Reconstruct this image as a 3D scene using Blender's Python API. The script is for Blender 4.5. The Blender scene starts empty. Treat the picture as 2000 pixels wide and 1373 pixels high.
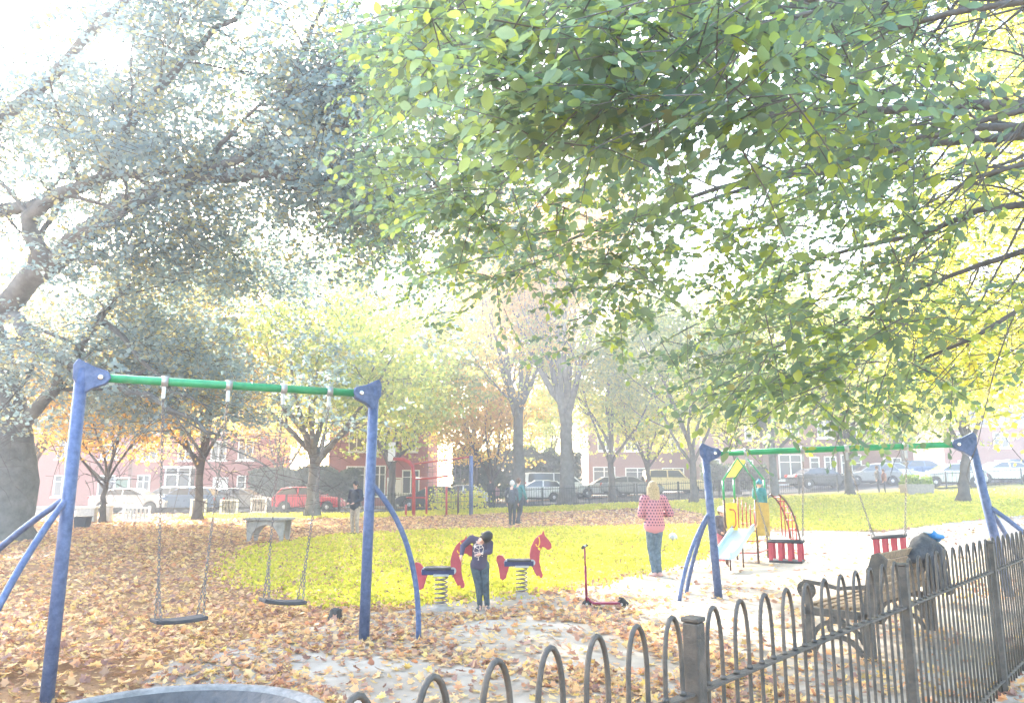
import bpy, math, random
import numpy as np
from mathutils import Vector, Matrix
from mathutils.geometry import delaunay_2d_cdt

PI = math.pi
sc = bpy.context.scene
col = sc.collection

# ------------------------------------------------------------------ camera
F_PX = 1500.0                      # focal length for a frame 2000 wide
PITCH = math.atan(262 / F_PX)
EYE = 1.6
cd = bpy.data.cameras.new("camera")
cd.sensor_width = 36.0
cd.lens = 36.0 * F_PX / 2000.0
cd.clip_start = 0.05
cd.clip_end = 2000
cam = bpy.data.objects.new("camera", cd)
col.objects.link(cam)
cam.location = (0, 0, EYE)
cam.rotation_euler = (PI / 2 + PITCH, 0, 0)
sc.camera = cam

# ------------------------------------------------------------------ light
SUN_EL, SUN_AZ = math.radians(27.9), math.radians(-29.4)     # azimuth from +Y towards +X
sun_dir = Vector((math.sin(SUN_AZ) * math.cos(SUN_EL), math.cos(SUN_AZ) * math.cos(SUN_EL), math.sin(SUN_EL)))
w = bpy.data.worlds.new("World")
sc.world = w
w.use_nodes = True
nt = w.node_tree
nt.nodes.clear()
sky = nt.nodes.new("ShaderNodeTexSky")
sky.sky_type = 'NISHITA'
sky.sun_disc = False
sky.sun_elevation = SUN_EL
sky.sun_rotation = SUN_AZ
sky.air_density = 1.2
sky.dust_density = 3.0
sky.ozone_density = 1.0
bg = nt.nodes.new("ShaderNodeBackground")
bg.inputs[1].default_value = 0.15
out = nt.nodes.new("ShaderNodeOutputWorld")
nt.links.new(sky.outputs[0], bg.inputs[0])
nt.links.new(bg.outputs[0], out.inputs[0])
sl = bpy.data.lights.new("sun", 'SUN')
sl.energy = 3.1
sl.angle = math.radians(0.5)
sl.color = (1.0, 0.94, 0.84)
so = bpy.data.objects.new("sun", sl)
col.objects.link(so)
so.rotation_euler = (-sun_dir).to_track_quat('-Z', 'Y').to_euler()
vs = sc.view_settings
vs.view_transform = 'Standard'
vs.look = 'None'
vs.exposure = 3.35
vs.gamma = 1.0
sc.cycles.use_denoising = True
sc.cycles.max_bounces = 8
sc.cycles.diffuse_bounces = 3
sc.cycles.glossy_bounces = 2
sc.cycles.transmission_bounces = 4
sc.cycles.volume_bounces = 0
sc.cycles.transparent_max_bounces = 4
sc.cycles.sample_clamp_indirect = 4.0

# ------------------------------------------------------------------ terrain and pixel-to-ground helpers
def sstep(a, b, x):
    t = min(1.0, max(0.0, (x - a) / (b - a)))
    return t * t * (3 - 2 * t)

def hz(x, y):
    z = min(1.35, max(0.0, (y - 15) / 35)) * min(1.7, max(0.0, 0.33 + 0.04 * x))
    z += 0.14 * sstep(3.2, 6.2, x) * sstep(8.5, 10.5, y) * (1 - sstep(14, 22, y))
    z -= 0.30 * sstep(-1.2, -3.6, x) * sstep(7.8, 6.0, y)
    return z

def ray(px, py):
    u = px - 1000; v = 686.5 - py
    c, s = math.cos(PITCH), math.sin(PITCH)
    d = F_PX * c - v * s
    return u / d, (v * c + F_PX * s) / d

def g(px, py, dz=0.0):             # the point of the ground seen there
    a, b = ray(px, py)
    lo, hi = 0.5, 400.0
    Y = 1.0
    while Y < 300:
        if EYE + b * Y <= hz(a * Y, Y) + dz: break
        Y *= 1.01
    return Vector((a * Y, Y, hz(a * Y, Y)))

def at(px, py, Y):                 # the point seen there at distance Y
    a, b = ray(px, py)
    return Vector((a * Y, Y, EYE + b * Y))

# ------------------------------------------------------------------ materials
def newmat(name):
    m = bpy.data.materials.new(name); m.use_nodes = True
    n = m.node_tree; n.nodes.clear()
    o = n.nodes.new("ShaderNodeOutputMaterial")
    return m, n, o

def ramp(n, fac, cols, interp='LINEAR'):
    r = n.nodes.new("ShaderNodeValToRGB"); r.color_ramp.interpolation = interp
    e = r.color_ramp.elements
    while len(e) < len(cols): e.new(0.5)
    for i, c in enumerate(cols):
        p, c = c if isinstance(c[1], (tuple, list)) else (i / (len(cols) - 1), c)
        e[i].position = p; e[i].color = (*c[:3], 1)
    n.links.new(fac, r.inputs[0])
    return r.outputs[0]

def noise(n, scale, detail=4, rough=.6, coord='Object', vec=None):
    if vec is None:
        tc = n.nodes.new("ShaderNodeTexCoord"); vec = tc.outputs[coord]
    t = n.nodes.new("ShaderNodeTexNoise")
    t.inputs['Scale'].default_value = scale; t.inputs['Detail'].default_value = detail; t.inputs['Roughness'].default_value = rough
    n.links.new(vec, t.inputs['Vector'])
    return t.outputs[0]

def surf(name, c, rough=.5, metal=0.0, var=.18, scale=9, bump=0.0, bscale=60, c2=None, spec=None, coord='Object'):
    m, n, o = newmat(name)
    p = n.nodes.new("ShaderNodeBsdfPrincipled")
    lo = tuple(x * (1 - var) for x in c)
    hi = c2 if c2 else tuple(min(1, x * (1 + var)) for x in c)
    cc = ramp(n, noise(n, scale, coord=coord), [(.32, lo), (.68, hi)])
    n.links.new(cc, p.inputs['Base Color'])
    rr = ramp(n, noise(n, scale * 2.3, coord=coord), [(.3, (rough * .8,) * 3), (.7, (min(1, rough * 1.2),) * 3)])
    n.links.new(rr, p.inputs['Roughness'])
    p.inputs['Metallic'].default_value = metal
    if bump:
        b = n.nodes.new("ShaderNodeBump"); b.inputs['Strength'].default_value = bump; b.inputs['Distance'].default_value = .02
        n.links.new(noise(n, bscale, coord=coord), b.inputs['Height']); n.links.new(b.outputs[0], p.inputs['Normal'])
    n.links.new(p.outputs[0], o.inputs[0])
    return m

def leafmat(name, cols, trans=.55, gloss=.06, clump=.35, cscale=.8):
    m, n, o = newmat(name)
    ge = n.nodes.new("ShaderNodeNewGeometry")
    mp_ = n.nodes.new("ShaderNodeMapRange"); mp_.inputs[1].default_value = .3; mp_.inputs[2].default_value = .7
    n.links.new(noise(n, cscale, 2, .5), mp_.inputs[0])
    mf = n.nodes.new("ShaderNodeMix"); mf.inputs[0].default_value = clump
    n.links.new(ge.outputs['Random Per Island'], mf.inputs[2]); n.links.new(mp_.outputs[0], mf.inputs[3])
    c = ramp(n, mf.outputs[0], cols)
    d = n.nodes.new("ShaderNodeBsdfDiffuse"); t = n.nodes.new("ShaderNodeBsdfTranslucent")
    gl = n.nodes.new("ShaderNodeBsdfGlossy"); gl.inputs['Roughness'].default_value = .45
    n.links.new(c, d.inputs[0])
    hs = n.nodes.new("ShaderNodeHueSaturation"); hs.inputs['Saturation'].default_value = 1.02; hs.inputs['Value'].default_value = 1.9
    n.links.new(c, hs.inputs['Color']); n.links.new(hs.outputs[0], t.inputs[0])
    mx = n.nodes.new("ShaderNodeMixShader"); mx.inputs[0].default_value = trans
    n.links.new(d.outputs[0], mx.inputs[1]); n.links.new(t.outputs[0], mx.inputs[2])
    m2 = n.nodes.new("ShaderNodeMixShader"); m2.inputs[0].default_value = gloss
    n.links.new(mx.outputs[0], m2.inputs[1]); n.links.new(gl.outputs[0], m2.inputs[2])
    n.links.new(m2.outputs[0], o.inputs[0])
    return m

def groundmat(name, cols, s1=.7, s2=14, bump=.6, cols2=None, mixs=.25):
    m, n, o = newmat(name)
    p = n.nodes.new("ShaderNodeBsdfPrincipled"); p.inputs['Roughness'].default_value = .95
    p.inputs['Specular IOR Level'].default_value = .15
    a = ramp(n, noise(n, s2, 6, .75), cols)
    if cols2:
        b = ramp(n, noise(n, s2 * 1.7, 6, .7), cols2)
        f = ramp(n, noise(n, mixs, 4, .6), [(.42, (0, 0, 0)), (.6, (1, 1, 1))])
        mx = n.nodes.new("ShaderNodeMix"); mx.data_type = 'RGBA'
        n.links.new(f, mx.inputs[0]); n.links.new(a, mx.inputs[6]); n.links.new(b, mx.inputs[7])
        a = mx.outputs[2]
    n.links.new(a, p.inputs['Base Color'])
    b = n.nodes.new("ShaderNodeBump"); b.inputs['Strength'].default_value = bump; b.inputs['Distance'].default_value = .03
    n.links.new(noise(n, s2 * 2.5, 5, .7), b.inputs['Height']); n.links.new(b.outputs[0], p.inputs['Normal'])
    n.links.new(p.outputs[0], o.inputs[0])
    return m

def brickmat(name, c1, c2, mortar):
    m, n, o = newmat(name)
    p = n.nodes.new("ShaderNodeBsdfPrincipled"); p.inputs['Roughness'].default_value = .9
    tc = n.nodes.new("ShaderNodeTexCoord"); mp = n.nodes.new("ShaderNodeMapping"); mp.inputs['Rotation'].default_value = (PI / 2, 0, 0)
    n.links.new(tc.outputs['Object'], mp.inputs[0])
    br = n.nodes.new("ShaderNodeTexBrick"); br.inputs['Scale'].default_value = 4.5
    br.inputs['Color1'].default_value = (*c1, 1); br.inputs['Color2'].default_value = (*c2, 1); br.inputs['Mortar'].default_value = (*mortar, 1)
    br.inputs['Mortar Size'].default_value = .012
    n.links.new(mp.outputs[0], br.inputs[0]); n.links.new(br.outputs[0], p.inputs['Base Color'])
    n.links.new(p.outputs[0], o.inputs[0])
    return m

def glassmat(name, c=(.05, .06, .07)):
    m, n, o = newmat(name)
    p = n.nodes.new("ShaderNodeBsdfPrincipled"); p.inputs['Base Color'].default_value = (*c, 1)
    p.inputs['Roughness'].default_value = .08; p.inputs['Specular IOR Level'].default_value = .8
    n.links.new(p.outputs[0], o.inputs[0])
    return m

M = dict(
    blue=surf('blue_paint', (.07, .115, .25), .5, .1, .30, 16, .25, 45, c2=(.12, .165, .30)), navy=surf('navy_paint', (.04, .05, .14), .4, .2),
    green=surf('green_paint', (.03, .30, .12), .4, .1), steel=surf('galvanised_steel', (.42, .43, .44), .45, .8),
    chain=surf('chain_steel', (.22, .20, .19), .5, .7), rubber=surf('black_rubber', (.045, .045, .05), .75),
    red=surf('red_panel', (.40, .055, .07), .55, 0, .2, 7), redp=surf('red_paint', (.42, .035, .03), .4),
    yellow=surf('yellow_panel', (.80, .52, .02), .45), khaki=surf('ochre_panel', (.42, .27, .05), .5),
    brown=surf('brown_paint', (.10, .05, .03), .5), iron=surf('fence_iron', (.07, .068, .062), .6, .2, .3, 12, .25, 90, c2=(.12, .10, .08)),
    rail=surf('railing_iron', (.03, .032, .03), .5, .3), bark=surf('bark', (.10, .085, .07), .95, 0, .4, 3, .9, 14),
    bark2=surf('grey_bark', (.13, .125, .115), .95, 0, .35, 3, .9, 14), twig=surf('twig_bark', (.07, .05, .045), .9),
    wood=surf('bench_wood', (.25, .17, .10), .7, 0, .35, 20, .3, 80), concrete=surf('concrete', (.34, .30, .26), .9, 0, .2, 8, .4, 50),
    white=surf('white_paint', (.78, .78, .76), .5, 0, .05), offw=surf('off_white_render', (.56, .53, .48), .8, 0, .2, 14, .5, 50),
    glass=glassmat('window_glass'), skin=surf('skin', (.62, .36, .27), .55, 0, .06), brick=brickmat('red_brick', (.34, .075, .06), (.27, .06, .05), (.30, .22, .18)),
    brick2=brickmat('brown_brick', (.27, .12, .10), (.22, .095, .08), (.28, .24, .2)), slate=surf('slate', (.12, .12, .14), .7, 0, .25, 3),
    tyre=surf('tyre', (.03, .03, .03), .8), hub=surf('wheel_rim', (.5, .5, .52), .35, .8), chrome=surf('chrome', (.7, .7, .72), .2, 1.0),
    stainless=surf('stainless_slide', (.42, .55, .66), .42, .6, .03), lamp=surf('lamp_lens', (.7, .68, .62), .2), tail=surf('tail_lens', (.45, .02, .02), .25),
    asphalt=groundmat('asphalt', [(.045, .045, .048), (.075, .073, .07)], s2=20), stump=surf('stump_dark', (.05, .045, .04), .9),
)

# ------------------------------------------------------------------ mesh helpers
def tag(o, label=None, cat=None, group=None, kind=None):
    if label: o['label'] = label
    if cat: o['category'] = cat
    if group: o['group'] = group
    if kind: o['kind'] = kind
    return o

def thing(name, label, cat, loc=(0, 0, 0), rz=0.0, group=None, scale=1.0):
    o = bpy.data.objects.new(name, None); col.objects.link(o)
    o.empty_display_size = .2
    o.location = loc; o.rotation_euler = (0, 0, rz); o.scale = (scale,) * 3
    return tag(o, label, cat, group)

def basis(d):
    d = Vector(d).normalized()
    a = Vector((0, 0, 1)) if abs(d.z) < .95 else Vector((1, 0, 0))
    u = d.cross(a).normalized(); v = u.cross(d)
    return u, v

class MB:
    def __init__(s): s.v = []; s.f = []; s.sm = []
    def add(s, vs, fs, smooth=False):
        b = len(s.v); s.v += [tuple(p) for p in vs]
        s.f += [tuple(i + b for i in f) for f in fs]; s.sm += [smooth] * len(fs)
        return s
    def box(s, c, d, rz=0.0, m=None):
        x, y, z = (t / 2 for t in d)
        P = [Vector(p) for p in ((-x, -y, -z), (x, -y, -z), (x, y, -z), (-x, y, -z), (-x, -y, z), (x, -y, z), (x, y, z), (-x, y, z))]
        R = m if m is not None else Matrix.Rotation(rz, 3, 'Z')
        return s.add([R @ p + Vector(c) for p in P], [(0, 3, 2, 1), (4, 5, 6, 7), (0, 1, 5, 4), (1, 2, 6, 5), (2, 3, 7, 6), (3, 0, 4, 7)])
    def bar(s, a, b, w, h):              # rectangular bar from a to b, w across, h up
        a, b = Vector(a), Vector(b); d = (b - a).normalized()
        u, v = basis(d)
        P = []
        for p in (a, b):
            for i, j in ((-1, -1), (1, -1), (1, 1), (-1, 1)): P.append(p + u * (i * w / 2) + v * (j * h / 2))
        return s.add(P, [(0, 1, 2, 3), (7, 6, 5, 4), (0, 4, 5, 1), (1, 5, 6, 2), (2, 6, 7, 3), (3, 7, 4, 0)])
    def tube(s, pts, r, n=8, caps=True):
        pts = [Vector(p) for p in pts]; k = len(pts)
        rs = r if isinstance(r, (list, tuple)) else [r] * k
        u = None; V = []
        for i, p in enumerate(pts):
            d = (pts[min(i + 1, k - 1)] - pts[max(i - 1, 0)]).normalized()
            if u is None: u, _ = basis(d)
            u = (u - d * u.dot(d)).normalized(); v = d.cross(u)
            for j in range(n):
                a = 2 * PI * j / n
                V.append(p + (u * math.cos(a) + v * math.sin(a)) * rs[i])
        Fs = [(i * n + j, i * n + (j + 1) % n, (i + 1) * n + (j + 1) % n, (i + 1) * n + j) for i in range(k - 1) for j in range(n)]
        s.add(V, Fs, True)
        if caps:
            b = len(s.v) - len(V)
            s.f += [tuple(b + j for j in reversed(range(n))), tuple(b + (k - 1) * n + j for j in range(n))]; s.sm += [False] * 2
        return s
    def lathe(s, prof, n=20, c=(0, 0, 0), m=None):
        c = Vector(c); V = []; R = m if m is not None else Matrix.Identity(3)
        for r, z in prof:
            for j in range(n):
                a = 2 * PI * j / n
                V.append(R @ Vector((r * math.cos(a), r * math.sin(a), z)) + c)
        k = len(prof)
        Fs = [(i * n + j, i * n + (j + 1) % n, (i + 1) * n + (j + 1) % n, (i + 1) * n + j) for i in range(k - 1) for j in range(n)]
        s.add(V, Fs, True)
        b = len(s.v) - len(V)
        s.f += [tuple(b + j for j in reversed(range(n))), tuple(b + (k - 1) * n + j for j in range(n))]; s.sm += [False] * 2
        return s
    def ell(s, c, r, m=None, n=16, k=10):
        prof = [(max(1e-4, math.sin(PI * i / k)), -math.cos(PI * i / k)) for i in range(k + 1)]
        S = Matrix.Diagonal(Vector(r)); R = m if m is not None else Matrix.Identity(3)
        return s.lathe(prof, n, c, R @ S)
    def caps(s, a, b, ra, rb, n=12):     # tapered limb with round ends
        a, b = Vector(a), Vector(b); d = (b - a).normalized()
        pts = []; rr = []
        for t in (1.0, .8, .45, 0): pts.append(a - d * ra * t); rr.append(max(1e-3, ra * math.sqrt(1 - t * t)))
        pts.append(b); rr.append(rb)
        for t in (.45, .8, 1.0): pts.append(b + d * rb * t); rr.append(max(1e-3, rb * math.sqrt(1 - t * t)))
        return s.tube(pts, rr, n)
    def prism(s, outline, t, m=None, c=(0, 0, 0)):   # outline in XZ, thickness t along Y
        n = len(outline); R = m if m is not None else Matrix.Identity(3); c = Vector(c)
        V = [R @ Vector((x, -t / 2, z)) + c for x, z in outline] + [R @ Vector((x, t / 2, z)) + c for x, z in outline]
        return s.add(V, [tuple(range(n)), tuple(reversed(range(n, 2 * n)))] + [(i, i + n, (i + 1) % n + n, (i + 1) % n) for i in range(n)])
    def build(s, name, mat, parent=None, origin=None, bevel=0, smooth=None):
        me = bpy.data.meshes.new(name)
        o0 = Vector(origin) if origin is not None else Vector((0, 0, 0))
        me.from_pydata([tuple(Vector(p) - o0) for p in s.v], [], s.f)
        me.polygons.foreach_set('use_smooth', s.sm if smooth is None else [smooth] * len(s.f))
        me.materials.append(mat); me.update()
        o = bpy.data.objects.new(name, me); col.objects.link(o)
        if parent: o.parent = parent
        if bevel:
            b = o.modifiers.new('bevel', 'BEVEL'); b.width = bevel; b.segments = 2; b.limit_method = 'ANGLE'
        return o

def np_mesh(name, V, Fc, mat, parent=None, smooth=False):
    me = bpy.data.meshes.new(name); n, k = Fc.shape
    me.vertices.add(len(V)); me.vertices.foreach_set('co', V.astype(np.float32).ravel())
    me.loops.add(n * k); me.loops.foreach_set('vertex_index', Fc.astype(np.int32).ravel())
    me.polygons.add(n); me.polygons.foreach_set('loop_start', np.arange(0, n * k, k, dtype=np.int32))
    me.polygons.foreach_set('loop_total', np.full(n, k, np.int32))
    if smooth: me.polygons.foreach_set('use_smooth', np.ones(n, bool))
    me.materials.append(mat); me.update(calc_edges=True)
    o = bpy.data.objects.new(name, me); col.objects.link(o)
    if parent: o.parent = parent
    return o

def copy_tree(o, parent=None):
    c = o.copy(); col.objects.link(c)
    if parent: c.parent = parent
    for ch in list(o.children): copy_tree(ch, c)
    return c

def norm(a): return a / np.maximum(1e-9, np.linalg.norm(a, axis=-1, keepdims=True))

LEAF_S = (np.array([(0, 0, 0), (.5, .42, .10), (1, 0, 0), (.5, -.42, .10)]), np.array([(0, 1, 2, 3)]))
LEAF_L = (np.array([(0, 0, 0), (.22, .25, .05), (.55, .34, .07), (.84, .2, .02), (1.02, 0, -.06), (.84, -.2, .02), (.55, -.34, .07), (.22, -.25, .05), (.22, 0, 0), (.55, 0, 0), (.84, 0, -.03)]),
          np.array([(0, 1, 8, 0), (8, 1, 2, 9), (9, 2, 3, 10), (10, 3, 4, 4), (0, 8, 7, 7), (8, 9, 6, 7), (9, 10, 5, 6), (10, 4, 5, 5)]))
LEAF_LT = np.array([(0, 1, 8), (8, 1, 2), (8, 2, 9), (9, 2, 3), (9, 3, 10), (10, 3, 4), (0, 8, 7), (8, 6, 7), (8, 9, 6), (9, 5, 6), (9, 10, 5), (10, 4, 5)])
MAPLE = np.array([(0, 0, 0), (.18, .30, .02), (.10, .52, .10), (.42, .38, .03), (.62, .50, .12), (.66, .22, .02), (1.0, 0, .06), (.66, -.22, .02), (.62, -.50, .12), (.42, -.38, .03), (.10, -.52, .10), (.18, -.30, .02), (.4, 0, -.02)])
MAPLE_F = np.array([(12, i, (i + 1) % 12) for i in range(12)])

def leaves(name, pos, ax, nr, size, mat, parent=None, shape='s', origin=None):
    ax = norm(ax); nr = nr - ax * (nr * ax).sum(1, keepdims=True); nr = norm(nr); sd = np.cross(nr, ax)
    if shape == 's': T, Fc = LEAF_S
    elif shape == 'l': T, Fc = LEAF_L[0], LEAF_LT
    else: T, Fc = MAPLE, MAPLE_F
    N = len(pos); size = np.broadcast_to(np.asarray(size, float), (N,))[:, None, None]
    V = pos[:, None, :] + size * (T[None, :, 0:1] * ax[:, None, :] + T[None, :, 1:2] * sd[:, None, :] + T[None, :, 2:3] * nr[:, None, :])
    V = V.reshape(-1, 3)
    if origin is not None: V = V - np.array(origin)
    Fa = (Fc[None] + (np.arange(N) * len(T))[:, None, None]).reshape(-1, Fc.shape[1])
    return np_mesh(name, V, Fa, mat, parent)

# ------------------------------------------------------------------ ground sheets
def sheet(name, outline, mat, lift, step=.7, jit=.0, seed=1):
    rnd = random.Random(seed)
    pts = []
    n = len(outline)
    for i in range(n):
        a, b = Vector(outline[i]), Vector(outline[(i + 1) % n]); L = (b - a).length
        k = max(1, int(L / (step * .6)))
        for j in range(k):
            p = a.lerp(b, j / k)
            if jit: p = p + Vector((rnd.uniform(-jit, jit), rnd.uniform(-jit, jit)))
            pts.append(p)
    nb = len(pts)
    xs = [p.x for p in pts]; ys = [p.y for p in pts]
    X = np.arange(min(xs), max(xs), step); Y = np.arange(min(ys), max(ys), step)
    def inside(x, y):
        c = False; j = nb - 1
        for i in range(nb):
            a, b = pts[i], pts[j]
            if (a.y > y) != (b.y > y) and x < (b.x - a.x) * (y - a.y) / (b.y - a.y) + a.x: c = not c
            j = i
        return c
    inner = [Vector((x + .01 * rnd.random(), y + .01 * rnd.random())) for x in X for y in Y if inside(x, y)]
    vs_, _, fs_, _, _, _ = delaunay_2d_cdt(pts + inner, [(i, (i + 1) % nb) for i in range(nb)], [list(range(nb))], 1, 1e-5)
    me = bpy.data.meshes.new(name)
    me.from_pydata([(p.x, p.y, hz(p.x, p.y) + lift) for p in vs_], [], [tuple(f) for f in fs_])
    me.polygons.foreach_set('use_smooth', [True] * len(me.polygons))
    me.materials.append(mat); me.update()
    o = bpy.data.objects.new(name, me); col.objects.link(o)
    if me.polygons and me.polygons[0].normal.z < 0: me.flip_normals()
    o['kind'] = 'structure'
    return o, inside

litter = groundmat('leafy_soil', [(.09, .05, .035), (.20, .11, .06), (.44, .25, .12), (.13, .08, .05)], s2=19, cols2=[(.11, .07, .05), (.36, .22, .11), (.18, .13, .07)])
grassm = groundmat('lawn_turf', [(.10, .12, .02), (.20, .22, .025), (.32, .30, .05)], s2=16, cols2=[(.14, .11, .04), (.30, .22, .07), (.16, .17, .03)], mixs=.55)
palem = groundmat('pale_surface', [(.30, .26, .22), (.44, .39, .33), (.37, .32, .26)], s2=26, bump=.5, cols2=[(.24, .20, .16), (.36, .31, .25)], mixs=.6)

gx = np.concatenate([np.linspace(-600, -42, 12), np.arange(-40, 60, 1.0), np.linspace(62, 600, 12)])
gy = np.concatenate([np.linspace(-60, -9, 8), np.arange(-8, 90, 1.0), np.linspace(92, 1200, 14)])
V = np.array([(x, y, hz(x, y)) for y in gy for x in gx]); nx = len(gx)
Fq = np.array([(j * nx + i, j * nx + i + 1, (j + 1) * nx + i + 1, (j + 1) * nx + i) for j in range(len(gy) - 1) for i in range(nx - 1)])
ground = np_mesh('ground', V, Fq, litter, smooth=True); ground['kind'] = 'structure'

def P2(px, py): p = g(px, py); return (p.x, p.y)
lawn, in_lawn = sheet('lawn', [P2(*p) for p in ((480, 1075), (640, 1048), (860, 1036), (1130, 1031), (1420, 1026), (1500, 1036), (1400, 1075), (1290, 1112), (1180, 1135), (1060, 1158), (900, 1170), (760, 1180), (620, 1180), (520, 1150), (440, 1110))], grassm, .012, .35, .24, 2)
far_lawn, in_far = sheet('far_lawn', [P2(1480, 1028), (8, 42), (12, 49), (26, 51), (60, 62), (60, 30), (34, 28), (23, 31), (18, 29), P2(1720, 1038), P2(1550, 1038)], grassm, .012, .9, .2, 3)
strip, in_strip = sheet('lawn_strip', [(-16, 38), (-2, 38.5), (10, 41), (11, 46.5), (-4, 44.5), (-18, 43)], grassm, .016, .7, .5, 4)
pale_out = [P2(*p) for p in ((445, 1262), (560, 1236), (690, 1204), (900, 1176), (1070, 1163), (1190, 1140), (1300, 1116), (1400, 1080), (1500, 1041), (1600, 1037), (1730, 1040), (1850, 1022), (1998, 1000))]
pale_out += [(26, 28), (24, 12), (8, 2.5), (3.5, 3.0), (1.2, 3.2), (-.5, 3.0), (-2.5, 3.2), (-4.0, 4.4), (-3.6, 5.9)]
pale, in_pale = sheet('play_surface', pale_out, palem, .02, .35, .16, 5)
def rdy(x): return 47.5 + .16 * max(-14, x)
roadpts = [(-70, 45.3)] + [(x, rdy(x)) for x in range(-14, 61, 6)] + [(60, 66)] + [(x, rdy(x) + 9) for x in range(58, -15, -6)] + [(-70, 54.3)]
road, _ = sheet('road', roadpts, M['asphalt'], .02, 1.5, 0, 6)
pvpts = [(-70, 54.5)] + [(x, rdy(x) + 9.15) for x in range(-14, 61, 6)] + [(60, 70)] + [(x, rdy(x) + 12) for x in range(58, -15, -6)] + [(-70, 57.3)]
pav, _ = sheet('pavement', pvpts, surf('paving', (.32, .31, .30), .9, 0, .2, 2), .12, 1.5, 0, 7)

# ------------------------------------------------------------------ swings
def arc_pts(a, b, bulge, n=12):
    a, b, c = Vector(a), Vector(b), Vector(bulge)
    return [a * (1 - t) ** 2 + c * (2 * t * (1 - t)) + b * t * t for t in (i / n for i in range(n + 1))]

def link_chain(mb, a, b, wire=.004, L=.042, W=.024):
    a, b = Vector(a), Vector(b); d = (b - a); n = max(2, int(d.length / (L * .74))); d.normalize()
    u, v = basis(d)
    for i in range(n):
        c = a.lerp(b, (i + .5) / n); s1 = u if i % 2 else v
        pts = []
        for k in range(8):
            t = 2 * PI * k / 8
            pts.append(c + d * (math.sin(t) * L / 2) + s1 * (math.cos(t) * W / 2))
        pts.append(pts[0]); pts[-1] = pts[0].copy()
        mb.tube(pts, wire, 4, caps=False)

def swing_frame(name, label, A, B, baseA, baseB, strutsA, strutsB, hangs, r=.062):
    """A, B: beam ends in the air; bases on the ground; hangs: fractions along the beam"""
    A, B = Vector(A), Vector(B)
    root = thing(name, label, 'swing set', Vector(baseA), group='swing sets in the playground')
    o = root.location.copy()
    d = (B - A).normalized()
    mb = MB(); mb.tube([A, B], r * .72, 14); mb.build('top_beam', M['green'], root, o)
    for E, base, st, sg in ((A, baseA, strutsA, -1), (B, baseB, strutsB, 1)):
        base = Vector(base)
        up = (E - base).normalized()
        e2 = E + d * sg * .17
        top = e2 + Vector((0, 0, .07))
        mb = MB(); mb.tube([base, base.lerp(top, .5), top], [r, r, r], 16)
        mb.tube([base, base + Vector((0, 0, .02))], r * 1.9, 16)
        p = mb.build('post', M['blue'], root, o)
        # bracket: swelling plate that takes the beam
        u = d; side = Vector((0, 0, 1)).cross(d).normalized()
        R = Matrix((u * -sg, side, Vector((0, 0, 1)))).transposed()
        mb = MB(); mb.prism([(-.07, -.02), (.02, -.17), (.09, -.11), (.20, -.06), (.24, 0), (.21, .06), (.10, .09), (-.04, .16), (-.075, .10)], .10, R, e2)
        bk = mb.build('bracket', M['blue'], root, o, bevel=.012)
        for q in (-1, 1):
            mb = MB(); mb.lathe([(.026, 0), (.026, .012), (.014, .02)], 12, e2 + R @ Vector((.15, 0, 0)) + side * (.05 * q), Matrix.Rotation(0, 3, 'X') if False else Matrix((side.cross(Vector((0, 0, 1))), Vector((0, 0, 1)), side * q)).transposed())
            mb.build('bolt', M['chrome'], bk, o)
        for (foot, frac, bul) in st:
            a = base.lerp(top, frac); ft = Vector(foot)
            mid = a.lerp(ft, .5) + Vector((foot[0] - a.x, foot[1] - a.y, 0)).normalized() * bul + Vector((0, 0, bul * .9))
            mb = MB(); mb.tube(arc_pts(a, ft, mid, 16), r * .52, 10); mb.build('brace', M['blue'], root, o)
    for t in hangs:
        c = A.lerp(B, t)
        mb = MB(); mb.tube([c - d * .03, c + d * .03], r * .95, 14)
        mb.box(c - Vector((0, 0, .10)), (.03, .03, .12), math.atan2(d.y, d.x))
        mb.build('hanger', M['steel'], root, o)
    return root, A, B

A1, B1 = at(201, 738, 6.95), at(700, 768, 8.1)
def gl(x, y): return Vector((x, y, hz(x, y)))
bA = g(112, 1371); bA = gl(A1.x - .10, A1.y - .22)
bB = gl(-1.53, 8.32)
f1, A1, B1 = swing_frame('swing_set', 'blue and green swing frame with two flat black seats, standing large in the leaf litter', A1, B1, bA, bB,
    [(gl(-5.5, 7.2), .60, .22), (gl(-4.05, 5.8), .60, .2)], [(gl(-.98, 8.45), .62, .29), (gl(-1.76, 9.45), .60, .12)],
    (.215, .455, .675, .87), r=.055)
A2, B2 = at(1400, 885, 11.3), at(1868, 868, 10.45)
f2, A2, B2 = swing_frame('swing_set', 'blue and green swing frame with two red cradle seats, behind the black railings', A2, B2, gl(2.95, 11.4), gl(6.55, 10.5),
    [(gl(2.33, 11.15), .58, .14), (gl(2.62, 12.0), .58, .10)], [(gl(7.15, 9.9), .58, .14), (gl(7.2, 11.0), .58, .10)], (.13, .375, .56, .80), r=.058)

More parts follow.
